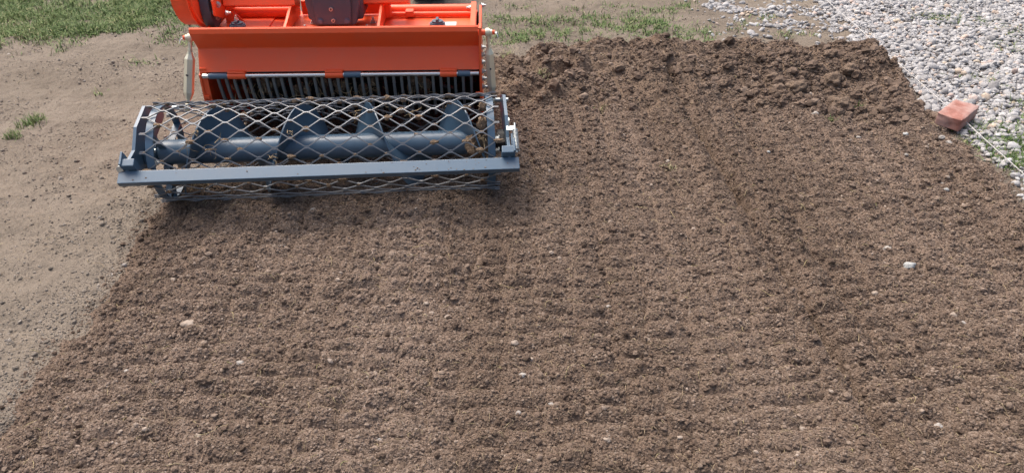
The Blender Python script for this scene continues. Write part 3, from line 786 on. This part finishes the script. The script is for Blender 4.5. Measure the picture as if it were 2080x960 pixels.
# spring and its rod on the right, latch plate on the left
def spring(x, y0, z0, y1, z1, turns=15, r=0.010):
    P = []; A = Vector((x, y0, z0)); B = Vector((x, y1, z1)); d = (B - A).normalized(); e = Vector((1, 0, 0)); f = d.cross(e)
    for k in range(turns * 10 + 1):
        a = k / 10 * 2 * math.pi; P.append(A + (B - A) * (k / (turns * 10)) + (e * math.cos(a) + f * math.sin(a)) * r)
    return MB().tube(P, 0.0022, n=6).build('spring', M_ZINCW, frame, 60)
spring(0.728, -0.135, 0.305, -0.215, 0.258)
MB().cyl((0.728, -0.115, 0.325), (0.728, -0.222, 0.252), 0.004, n=10).build('spring_rod', M_ZINCW, frame, 40)
MB().box((0.714, -0.130, 0.311), (0.036, 0.022, 0.004), rot=(R(20), 0, 0)).build('spring_seat', M_ZINCW, frame)
MB().box((0.705, -0.115, 0.325), (0.004, 0.016, 0.045), rot=(R(20), 0, 0)).build('spring_tab', M_ZINCW, frame)
MB().box((0.714, -0.18, 0.262), (0.006, 0.09, 0.030), rot=(R(32), 0, 0)).build('spring_plate', M_GREY, frame)
MB().cyl((-0.728, -0.20, 0.245), (-0.728, -0.235, 0.248), 0.012, n=18).build('latch_pin', M_ZINCW, frame, 40)

# adjusting struts from the hood sides down to the roller arms
def strut(top, bot, sx, mats=M_ZINC):
    A, B = Vector(top), Vector(bot); d = (B - A); L = d.length; d.normalize()
    P = [A + d * (L * f) for f in (0.20, 0.235, 0.30, 0.78, 0.86, 0.88)]
    s_ = MB().tube(P, [0.0105, 0.012, 0.0205, 0.0205, 0.013, 0.0105], n=6).build('strut', mats, tiller)
    MB().cyl(A + d * 0.010, A + d * (L * 0.24), 0.0075, n=14).build('threaded_end', M_ZINC, s_, 40)
    MB().cyl(A + d * (L * 0.155), A + d * (L * 0.19), 0.0105, n=6).build('lock_nut', M_ZINC, s_)
    MB().cyl(A - Vector((0.009, 0, 0)), A + Vector((0.009, 0, 0)), 0.0175, n=24, bev=0.003).build('eye', M_ZINC, s_, 40)
    MB().cyl(A - Vector((sx * 0.040, 0, 0)), A + Vector((sx * 0.010, 0, 0)), 0.012, n=20).build('pivot_pin', M_OR, s_, 40)
    MB().cyl(A + Vector((sx * 0.009, 0, 0)), A + Vector((sx * 0.018, 0, 0)), 0.012, n=18).build('bush', M_ZINC, s_, 40)
    MB().cyl(A + Vector((sx * 0.017, 0, 0)), A + Vector((sx * 0.028, 0, 0)), 0.009, n=18).build('pin_end', M_OR, s_, 40)
    m = MB(); q = A + Vector((sx * 0.027, 0, 0))
    for k in range(3):
        m.tube([q, q + Vector((sx * 0.010, -0.006 * k, 0.003 - 0.004 * k)), q + Vector((sx * 0.016, -0.01 * k, -0.006 - 0.007 * k))], 0.0014, n=5)
    m.build('cotter_pin', M_ZINCW, s_, 40)
    MB().cyl(A + d * (L * 0.87), B, 0.0085, n=14).build('threaded_end', M_ZINC, s_, 40)
    MB().cyl(B - Vector((0.02, 0, 0)), B + Vector((sx * 0.065, 0, 0)), 0.009, n=16).build('lower_pin', M_ZINCW, s_, 40)
    MB().cyl(B - Vector((0.010, 0, 0)), B + Vector((0.010, 0, 0)), 0.019, n=24, bev=0.003).build('eye', M_ZINC, s_, 40)
    MB().cyl(A + d * (L * 0.55) + Vector((-sx * 0.0 - 0.0, -0.014, 0.009)), A + d * (L * 0.55) + Vector((0, -0.024, 0.015)), 0.004, n=10).build('grease_nipple', M_BLACK, s_, 40)
strut((XL - 0.030, 0.045, 0.548), (-0.640, -0.020, 0.272), -1)
strut((0.612, -0.004, 0.574), (0.629, 0.004, 0.280), 1)

# ------------------------------------------------------------------ mesh roller: expanded metal cage with an auger inside
RR, RLEN, CELL, ROWS = 0.190, 1.37, 0.1195, 34
ZC = 0.196
def cage_mesh():
    m = MB(); bm = m.bm
    half = CELL / 2; nst = int(RLEN / half); x0 = -nst * half / 2
    flat = 0.007
    hw_, th = 0.0024, 0.0024
    for r_ in range(ROWS):
        prof = []
        for i in range(nst + 1):
            row = r_ + ((i + r_) % 2)                 # touches row r_ or r_+1 in turn
            s_ = 1 if row == r_ else -1
            off = 0.0030 * s_                         # strands lie side by side at a knot
            x = x0 + i * half
            th0 = row * 2 * math.pi / ROWS + off / RR
            ends = (-flat, flat) if 0 < i < nst else ((-flat * 1.6, flat) if i == 0 else (-flat, flat * 1.6))
            prof.append((x + ends[0], th0, s_)); prof.append((x + ends[1], th0, s_))
        prev = None
        wob = 0.0015
        for (x, a, s_) in prof:
            rr = RR + 0.0030 * s_ + wob * math.sin(5.1 * x + r_ * 0.7) + 0.003 * math.sin(2 * a + 1.0)
            ring = []
            for (da, dr) in ((-hw_, -th), (hw_, -th), (hw_, th), (-hw_, th)):
                aa = a + da / RR
                ring.append(bm.verts.new((x, -(rr + dr) * math.sin(aa), (rr + dr) * math.cos(aa))))
            if prev:
                for q in range(4): bm.faces.new((prev[q], prev[(q + 1) % 4], ring[(q + 1) % 4], ring[q]))
            else: bm.faces.new(ring[::-1])
            prev = ring
        bm.faces.new(prev)
    return m
rl = (RL[0], RL[1], ZC)
cage = cage_mesh().build('mesh_roller', M_MESH, tiller, loc=rl, rot=(0, 0, YAW_R))
# end hoops and spokes holding the cage
for sx in (-1, 1):
    m = MB(); K = 40
    for k in range(K):
        a0, a1 = 2 * math.pi * k / K, 2 * math.pi * (k + 1) / K
        ro, ri = RR - 0.006, RR - 0.012; xa, xb = sx * 0.622, sx * 0.650
        def q(x, r, a): return m.bm.verts.new((x, -r * math.sin(a), r * math.cos(a)))
        v = [q(xa, ro, a0), q(xb, ro, a0), q(xb, ri, a0), q(xa, ri, a0), q(xa, ro, a1), q(xb, ro, a1), q(xb, ri, a1), q(xa, ri, a1)]
        for f in ((0, 1, 5, 4), (1, 2, 6, 5), (2, 3, 7, 6), (3, 0, 4, 7)): m.bm.faces.new([v[i] for i in f])
    bmesh.ops.remove_doubles(m.bm, verts=m.bm.verts, dist=1e-5)
    m.build('end_hoop', M_GREY, cage, 40)
    for k in range(3):
        a = 2.1 * k + 0.75
        MB().box((sx * 0.636, -0.105 * math.sin(a), 0.105 * math.cos(a)), (0.028, 0.006, 0.15), rot=(a, 0, 0)).build('spoke', M_GREY, cage)
MB().cyl((-0.655, 0, 0), (0.655, 0, 0), 0.049, n=40).build('auger_tube', M_GREY, cage, 40)
MB().cyl((-0.70, 0, 0), (0.70, 0, 0), 0.018, n=18).build('axle', M_BLACK, cage, 40)
def flight(xt, sx, x_in, x_out, pitch=0.33):
    """helical blade; xt = where a turn stands at the top, sx = outward direction"""
    m = MB(); bm = m.bm
    ta = (x_in - xt) * sx / pitch * 2 * math.pi; tb = (x_out - xt) * sx / pitch * 2 * math.pi
    n = int(abs(tb - ta) / (2 * math.pi) * 44)
    rows = []
    for i in range(n + 1):
        th = ta + (tb - ta) * i / n; x = xt + sx * pitch * th / (2 * math.pi)
        def p(r, dx): return bm.verts.new((x + dx, -r * math.sin(th), r * math.cos(th)))
        rows.append((p(0.040, -0.0025), p(0.105, -0.0025), p(0.171, -0.0025), p(0.171, 0.0025), p(0.105, 0.0025), p(0.040, 0.0025)))
    for a, b in zip(rows[:-1], rows[1:]):
        for q in range(6): bm.faces.new((a[q], a[(q + 1) % 6], b[(q + 1) % 6], b[q]))
    bm.faces.new(rows[0]); bm.faces.new(rows[-1][::-1])
    return m.build('auger_flight', M_GREY, cage, 35)
flight(-0.114, -1, 0.0, -0.615, 0.325)
flight(0.178, 1, 0.03, 0.615, 0.345)

# soil and root tufts caught on knots of the cage and between the comb bars
def dirt_lump(m, c, r, sq=(1, 1, 1), sd=0):
    g = bmesh.ops.create_icosphere(m.bm, subdivisions=3, radius=1.0)
    for v in g['verts']:
        n_ = mnoise.fractal(v.co * 2.2 + Vector((sd * 3.1, sd, 0)), 1.0, 2.0, 4)
        k = 1 + 0.38 * n_
        v.co = Vector((v.co.x * k * r * sq[0], v.co.y * k * r * sq[1], v.co.z * k * r * sq[2])) + Vector(c)
M_STUCK = soil_mat('stuck_soil', (0.10, 0.07, 0.045), (0.20, 0.145, 0.10), (0.32, 0.245, 0.175), (0.9, 0.88, 0.85))
m = MB(); half = CELL / 2; nst = int(RLEN / half)
for i in range(nst + 1):
    for r_ in range(ROWS):
        if (i + r_) % 2: continue
        a = r_ * 2 * math.pi / ROWS
        aa = (a + math.pi) % (2 * math.pi) - math.pi
        if not -0.9 < aa < 2.2 or random.random() > 0.82: continue
        x = -nst * half / 2 + i * half
        rr = RR - 0.001
        s_ = random.choice((0.0035, 0.005, 0.006, 0.008, 0.011))
        g = bmesh.ops.create_icosphere(m.bm, subdivisions=1, radius=1.0)
        c = Vector((x + random.uniform(-.006, .006), -rr * math.sin(a), rr * math.cos(a)))
        for v in g['verts']:
            k = s_ * random.uniform(0.7, 1.3); v.co = Vector((v.co.x * k * 1.9, v.co.y * k, v.co.z * k)) + c
lum = m.build('stuck_soil', M_STUCK, cage); lum['kind'] = 'stuff'
m = MB()
dirt_lump(m, (0.590, -0.07, 0.015), 0.060, (0.85, 0.8, 1.0), 1)
dirt_lump(m, (0.615, -0.12, -0.045), 0.055, (1.0, 0.8, 0.7), 2)
dirt_lump(m, (0.605, -0.10, 0.115), 0.030, (0.7, 0.8, 1.2), 3)
dirt_lump(m, (0.615, -0.03, 0.165), 0.022, (1.0, 1.0, 0.8), 7)
m.build('soil_clump', M_STUCK, cage, 60)['kind'] = 'stuff'
m = MB(); dirt_lump(m, (-0.565, -0.11, -0.055), 0.045, (1.3, 0.9, 0.7), 4); dirt_lump(m, (-0.50, -0.12, -0.07), 0.035, (1.3, 0.9, 0.7), 5); dirt_lump(m, (-0.61, -0.13, -0.04), 0.03, (1.3, 0.9, 0.7), 6)
m.build('soil_clump', M_STUCK, cage, 60)['kind'] = 'stuff'
m = MB()
for k in range(26):
    x = random.choice((-0.33, -0.28, -0.2, -0.16, -0.1, -0.04, 0.0, 0.04, 0.09, 0.13, 0.28, 0.33)) + random.uniform(-.02, .02)
    dirt_lump(m, (x, 0.052 + random.uniform(-.01, .02), random.uniform(0.30, 0.365)), random.uniform(0.010, 0.022), (0.9, 0.8, 1.2), k)
m.build('caught_soil', M_STUCK, tiller, 60)['kind'] = 'stuff'
m = MB()
for k in range(34):
    x = random.uniform(-0.72, 0.72) if k < 12 else random.uniform(0.15, 0.72)
    t_ = random.uniform(-0.022, 0.022); r_ = random.choice((0.0012, 0.0015, 0.002, 0.0028))
    g = bmesh.ops.create_icosphere(m.bm, subdivisions=1, radius=1.0)
    c = Vector((x, -0.252 + t_ * math.cos(R(33)), 0.225 + t_ * math.sin(R(33)) + r_ * 0.2))
    for v in g['verts']: v.co = Vector((v.co.x * r_ * random.uniform(.8, 1.8), v.co.y * r_, v.co.z * r_ * .7)) + c
m.build('bar_crumbs', M_STUCK, frame)['kind'] = 'stuff'
# root fibres
def fibres(name, parent, centres, n, ln, spread):
    m = MB(); bm = m.bm
    for c in centres:
        for k in range(n):
            p = Vector(c) + Vector((random.gauss(0, spread), random.gauss(0, spread * .6), random.gauss(0, spread)))
            d = Vector((random.gauss(0, 1), random.gauss(-.5, .7), random.gauss(-.3, 1))).normalized()
            L = random.uniform(0.4, 1.2) * ln; P = []
            for q in range(6):
                P.append(p.copy()); p = p + d * L / 5; d = (d + Vector((random.gauss(0, .35), random.gauss(0, .35), random.gauss(-.12, .35)))).normalized()
            m.tube(P, [0.0009] * 5 + [0.0004], n=3)
    tn = None
    o = m.build(name, M_FIB, parent); o['kind'] = 'stuff'
    return o
M_FIB = paint('dry_fibre', (0.38, 0.28, 0.15), 0.7, 0.5, (0.22, 0.15, 0.09))
fibres('caught_roots', tiller, [(x, 0.02, random.uniform(.29, .34)) for x in (-0.41, -0.34, -0.30, -0.18, -0.16, -0.1, -0.04, 0.02, 0.08, 0.13, 0.22, 0.29, 0.34, 0.43)], 9, 0.055, 0.018)
def cg(x, a): return (x, -RR * math.sin(a), RR * math.cos(a))
fibres('caught_roots', cage, [cg(-0.50, 1.0), cg(-0.47, 0.75), cg(-0.40, 1.1), cg(-0.53, 1.55), cg(-0.47, 1.75), cg(-0.44, 1.8), cg(-0.50, 1.8), cg(-0.12, 0.8), cg(0.12, 0.45), cg(0.33, 0.5), cg(-0.2, 1.3), cg(0.55, 1.6), cg(0.6, 1.0)], 7, 0.045, 0.008)

# ------------------------------------------------------------------ tractor wheel behind, only its foot in view
wheel = empty('tractor_wheel', (-0.585, 5.62, 0.31), R(2))
tag(wheel, 'black lugged tractor wheel behind the tiller at the top edge', 'wheel')
m = MB(); prof = [(-0.10, 0.19), (-0.125, 0.24), (-0.12, 0.285), (-0.09, 0.30), (0.09, 0.30), (0.12, 0.285), (0.125, 0.24), (0.10, 0.19)]
K = 48; rows = []
for k in range(K):
    a = 2 * math.pi * k / K; rows.append([m.bm.verts.new((x, r * math.cos(a), r * math.sin(a))) for x, r in prof])
for k in range(K):
    A, B = rows[k], rows[(k + 1) % K]
    for q in range(8): m.bm.faces.new((A[q], A[(q + 1) % 8], B[(q + 1) % 8], B[q]))
m.build('tyre', M_RUBBER, wheel, 40)
lug = MB().box((0.052, 0, 0), (0.125, 0.028, 0.03), rot=(0, 0, R(35)), bev=0.004).build('lug', M_RUBBER, wheel)
for k in range(36):
    a = 2 * math.pi * (k / 36); s_ = 1 if k % 2 else -1
    o = lug if k == 0 else clone(lug)
    o.location = (0, 0.305 * math.sin(a), 0.305 * math.cos(a)); o.rotation_euler = (-a, 0, 0)
    if s_ < 0: o.scale = (-1, 1, 1)
MB().cyl((-0.07, 0, 0), (0.07, 0, 0), 0.192, n=40, bev=0.01).build('rim', M_OR, wheel, 40)
MB().cyl((-0.11, 0, 0), (0.085, 0, 0), 0.06, n=24, bev=0.008).build('hub', M_OR, wheel, 40)

# ------------------------------------------------------------------ brick on the string line
def build_brick():
    m = MB()
    bmesh.ops.create_cube(m.bm, size=1.0)
    bmesh.ops.subdivide_edges(m.bm, edges=m.bm.edges[:], cuts=13, use_grid_fill=True)
    S = Vector((0.215, 0.114, 0.064))
    for v in m.bm.verts:
        p = v.co.copy()
        w = Vector((p.x * S.x, p.y * S.y, p.z * S.z))
        e = sorted((0.5 - abs(p.x), 0.5 - abs(p.y), 0.5 - abs(p.z)))
        rnd = 0.0035 * max(0, 1 - e[1] / 0.06)
        n_ = mnoise.fractal(w * 40, 1.0, 2.0, 3)
        chip = 0.009 * max(0, 1 - e[1] / 0.10) * max(0, mnoise.noise(w * 30 + Vector((4, 2, 9))) - 0.05)
        q = Vector((math.copysign(max(0, abs(p.x) - 0.42), p.x), math.copysign(max(0, abs(p.y) - 0.38), p.y), math.copysign(max(0, abs(p.z) - 0.34), p.z)))
        w -= (q.normalized() if q.length > 1e-6 else Vector()) * (rnd + chip + 0.0010 * n_)
        # broken end facing the bed
        if p.x < -0.35: w.x += 0.010 * max(0, mnoise.noise(Vector((w.y * 30, w.z * 30, 2)))) * (-(p.x + 0.35) / 0.15)
        v.co = w
    mt, nt, b = newmat('red_brick')
    tc = N(nt, 'ShaderNodeTexCoord')
    n1 = N(nt, 'ShaderNodeTexNoise', Scale=26.0, Detail=6.0, Roughness=0.7); nt.links.new(tc.outputs['Object'], n1.inputs['Vector'])
    n2 = N(nt, 'ShaderNodeTexNoise', Scale=11.0, Detail=3.0); nt.links.new(tc.outputs['Object'], n2.inputs['Vector'])
    c = ramp(nt, n1.outputs['Fac'], [(0.3, (0.19, 0.075, 0.056)), (0.55, (0.31, 0.135, 0.107)), (0.75, (0.42, 0.25, 0.215))])
    mort = ramp(nt, n2.outputs['Fac'], [(0.40, (0.1, 0.1, 0.1)), (0.62, (0.75, 0.75, 0.75))])
    nt.links.new(mixc(nt, mort, c, (0.36, 0.265, 0.24)), b.inputs['Base Color'])
    b.inputs['Roughness'].default_value = 0.9; b.inputs['Specular IOR Level'].default_value = 0.2
    bp = N(nt, 'ShaderNodeBump', Strength=0.5, Distance=0.002); nt.links.new(n1.outputs['Fac'], bp.inputs['Height']); nt.links.new(bp.outputs[0], b.inputs['Normal'])
    x, y = gpt(1944, 236, 0.04)
    o = m.build('brick', mt, None, 50, loc=(x - 0.018, y - 0.025, 0.057), rot=(R(1), R(-2), R(44)))
    tag(o, 'red brick lying on the string at the edge of the gravel', 'brick')
build_brick()

# ------------------------------------------------------------------ white string line
def build_string():
    P = []
    for k in range(90):
        f = k / 89; y = 2.2 + f * 5.2
        sag = 0.012 * math.sin(math.pi * min(max((y - 2.2) / 1.25, 0), 1)) if y < 3.45 else 0.008 * math.sin(math.pi * (y - 3.45) / 3.95)
        x = STRING_X + 0.004 * math.sin(y * 3.0) + (0.012 if y > 4.5 else 0) * (y - 4.5)
        z = float(height(np.array([x]), np.array([y]))[0])
        P.append([x, y, max(z + 0.040, 0.048 - sag)])
    P = np.array(P)
    for it in range(6): P[1:-1, 2] = (P[:-2, 2] + P[2:, 2] + 2 * P[1:-1, 2]) / 4
    m = MB().tube([tuple(p) for p in P], 0.0023, n=6)
    o = m.build('string_line', M_STR, None, 60)
    tag(o, 'white string pulled straight along the gravel edge and under the brick', 'string')
build_string()

# ------------------------------------------------------------------ single stones on the bed
def stone_mesh(seed, sub=3, amp=0.35, f=1.2):
    bm = bmesh.new(); bmesh.ops.create_icosphere(bm, subdivisions=sub, radius=1.0)
    for v in bm.verts:
        n_ = mnoise.fractal(v.co * f + Vector((seed * 5.3, seed * 1.7, 0)), 1.0, 2.0, 3); v.co *= 1 + amp * n_
    return bm
def stone(name, u, v, w, mat, label, cat, group, seed, flat=0.62, amp=0.32, rough=1.4, zup=0.15, sub=3):
    x, y = gpt(u, v, 0.02)
    d = y * CP + CAM_H * SP
    r = w / 2 * d / FPX
    z = float(height(np.array([x]), np.array([y]))[0])
    bm = stone_mesh(seed, sub, amp, rough)
    for vv in bm.verts: vv.co = Vector((vv.co.x * r * 1.1, vv.co.y * r * 0.85, vv.co.z * r * flat))
    me = bpy.data.meshes.new(name); bm.to_mesh(me); bm.free(); me.materials.append(mat)
    me.polygons.foreach_set('use_smooth', [True] * len(me.polygons))
    o = bpy.data.objects.new(name, me); COL.objects.link(o)
    o.location = (x, y, z + r * flat * zup); o.rotation_euler = (random.gauss(0, .15), random.gauss(0, .15), random.uniform(-.5, .5))
    return tag(o, label, cat, group)
W_, G_, T_ = M_PEB_W, M_PEB_G, M_PEB_T
PEB = [(382, 659, 24, T_, 'large pale broken stone alone in the left foreground soil'),
       (573, 493, 11, W_, 'pale pebble nearest below the middle of the mesh roller'),
       (350, 565, 12, T_, 'tan pebble close to the left edge of the tilled bed'),
       (487, 734, 15, W_, 'off-white angular pebble right of the largest pale stone in the left foreground'),
       (402, 882, 12, T_, 'tan pebble near the bottom edge below the largest pale stone'),
       (257, 753, 9, W_, 'small white pebble near the left edge, low in the foreground'),
       (297, 877, 13, T_, 'tan pebble low in the left foreground near the bottom left'),
       (636, 428, 10, W_, 'small white pebble just in front of the mesh roller'),
       (1062, 766, 15, W_, 'white round pebble low in the centre of the bed'),
       (1120, 820, 11, W_, 'white pebble right of and below the round one in the centre foreground'),
       (1053, 841, 12, W_, 'white chip low in the centre foreground, left of two others'),
       (1074, 939, 11, T_, 'pale pebble at the bottom edge, right of the middle'),
       (1235, 624, 10, W_, 'white pebble alone right of the middle of the bed'),
       (1315, 685, 12, T_, 'pale tan pebble right of the middle, left of the furrow'),
       (1381, 887, 11, T_, 'pale pebble low in the foreground left of the furrow'),
       (1232, 900, 14, T_, 'tan stone near the bottom edge right of the middle'),
       (771, 888, 10, W_, 'white pebble near the bottom edge left of the middle'),
       (1045, 696, 14, T_, 'flat tan stone in the middle of the bed'),
       (865, 617, 12, T_, 'tan stone left of the middle of the bed'),
       (1844, 543, 22, G_, 'flat grey-green oval pebble on the right side of the bed'),
       (1802, 506, 15, W_, 'white oval pebble just above the flat grey-green one'),
       (1935, 647, 14, T_, 'tan pebble beside a whiter one on the right side'),
       (1956, 658, 12, W_, 'bright white egg-shaped pebble low on the right side'),
       (1907, 862, 15, W_, 'white pebble in the lower right foreground'),
       (1632, 867, 14, T_, 'flat pale stone in the furrow at the bottom right'),
       (1687, 802, 11, T_, 'pale pebble right of the furrow, low in the picture'),
       (1778, 594, 13, T_, 'tan pebble below and left of the flat grey-green one'),
       (1655, 239, 14, W_, 'white angular stone at the foot of the soil ridge'),
       (1839, 274, 11, G_, 'bluish grey pebble left of the brick on the soil'),
       (1911, 281, 13, W_, 'white pebble just below the brick on the soil'),
       (1927, 293, 12, W_, 'white pebble below the brick, the one nearest the string'),
       (1887, 288, 8, W_, 'small white pebble left of the pair below the brick'),
       (1840, 317, 8, W_, 'small white pebble alone below and left of the brick'),
       (1960, 330, 9, T_, 'cream pebble beside the string below the brick'),
       (1926, 358, 9, T_, 'tan round pebble of a close pair on the far right'),
       (1917, 363, 8, W_, 'white smaller pebble of a close pair on the far right'),
       (1925, 378, 10, G_, 'pale bluish pebble just below a close pair on the far right'),
       (1743, 281, 9, W_, 'white pebble midway between ridge foot stone and brick'),
       (1725, 286, 9, T_, 'cream pebble left of a white one below the ridge'),
       (1730, 125, 8, W_, 'white pebble on top of the ridge near its right end'),
       (1561, 310, 7, G_, 'small grey pebble below the middle of the ridge'),
       (1357, 323, 9, W_, 'white angular pebble right of the machine, behind the middle of the bed'),
       (1211, 286, 6, W_, 'tiny white pebble right of the spring of the mesh roller')]
for i, (u, v, w, mt, lb) in enumerate(PEB):
    stone('pebble', u, v, w, mt, lb, 'pebble', 'pale pebbles on the tilled soil', i + 1)
CLOD = [(1614, 193, 38, 'largest smooth clod in the hollow of the ridge, pale brown'), (1482, 146, 19, 'squarish clod on the ridge face left of the hollow'), (1512, 114, 25, 'broad flat clod near the top of the ridge'),
        (1680, 143, 27, 'upright wedge shaped clod in the right half of the ridge'), (1749, 186, 27, 'round dark clod at the right end of the hollow'), (1466, 184, 20, 'knobbly clod at the foot of the ridge left of the hollow'),
        (1531, 184, 15, 'yellowish round clod left of the largest smooth one'), (1566, 175, 23, 'flat broad clod just left above the largest smooth one'), (1722, 161, 34, 'long flat clod right of the wedge shaped one'),
        (1690, 172, 40, 'big rough crumbly clod below the wedge shaped one'), (1626, 176, 16, 'small clod just above the largest smooth one'), (1544, 216, 19, 'clod at the ridge foot below the yellowish one'),
        (1559, 224, 18, 'clod at the ridge foot, lower one of a pair'), (1693, 204, 20, 'clod in the hollow below the big crumbly one'), (1708, 219, 36, 'long clod slab at the lower right of the hollow'),
        (1317, 112, 25, 'flat clod at the crest above the middle of the ridge'), (1256, 169, 22, 'rounded clod on the left half of the ridge face'), (1322, 186, 15, 'small clod on the ridge face right of the rounded one'),
        (1207, 247, 20, 'dark flat clod on the bed in front of the ridge, right of the machine'), (1024, 161, 15, 'round clod beside the right strut of the machine'), (418, 780, 27, 'brown flat clod in the left foreground below the largest pale stone'),
        (1081, 887, 15, 'brown round clod low in the centre foreground'), (1601, 722, 17, 'dark round clod right of a small dark group in the furrow')]
for i, (u, v, w, lb) in enumerate(CLOD):
    stone('soil_clod', u, v, w, M_CLOD, lb, 'clod', 'larger clods of soil', 100 + i, flat=0.72, amp=0.40, rough=1.7, zup=0.35, sub=4)

# ------------------------------------------------------------------ single tufts of grass
TUFT = [(62, 238, 150, 0.055, 0.035, 'green grass tuft alone on the bare ground at the left'), (24, 266, 90, 0.05, 0.02, 'smaller grass tuft at the left edge of the picture'),
        (1538, 104, 60, 0.05, 0.03, 'pale grass tuft growing at the back edge of the ridge'), (1764, 112, 70, 0.06, 0.02, 'upright green tuft beside the string at the ridge corner'),
        (1100, 166, 36, 0.05, 0.015, 'yellowish grass tuft caught in the rut right of the machine'), (1030, 112, 40, 0.07, 0.015, 'dry straw tuft beside the right strut of the machine'),
        (1222, 216, 26, 0.04, 0.012, 'thin yellow tuft at the ridge foot right of the machine'), (1750, 214, 34, 0.045, 0.012, 'green seedling tuft at the right foot of the ridge'),
        (1690, 240, 24, 0.04, 0.012, 'small green tuft beside the white stone at the ridge foot'), (1360, 340, 22, 0.04, 0.012, 'thin pale tuft on the bed below the white angular pebble')]
for i, (u, v, n, ln, sp, lb) in enumerate(TUFT):
    cx, cy = gpt(u, v + 4, 0.02)
    x = cx + rng.normal(0, sp, n); y = cy + rng.normal(0, sp, n)
    tn = np.clip(rng.normal(0.9 if ('yellow' in lb or 'dry' in lb or 'pale' in lb) else 0.5, 0.15, n), 0, 1)
    z = height(x, y) - 0.002
    me_o = blades('grass_tuft', x - cx, y - cy, rng.uniform(0.5, 1.1, n) * ln, lb, 'grass tuft', lean=0.6, wid=0.0018, kind=None, tone=tn, z=z)
    me_o.location = (cx, cy, 0); me_o['group'] = 'single grass tufts'
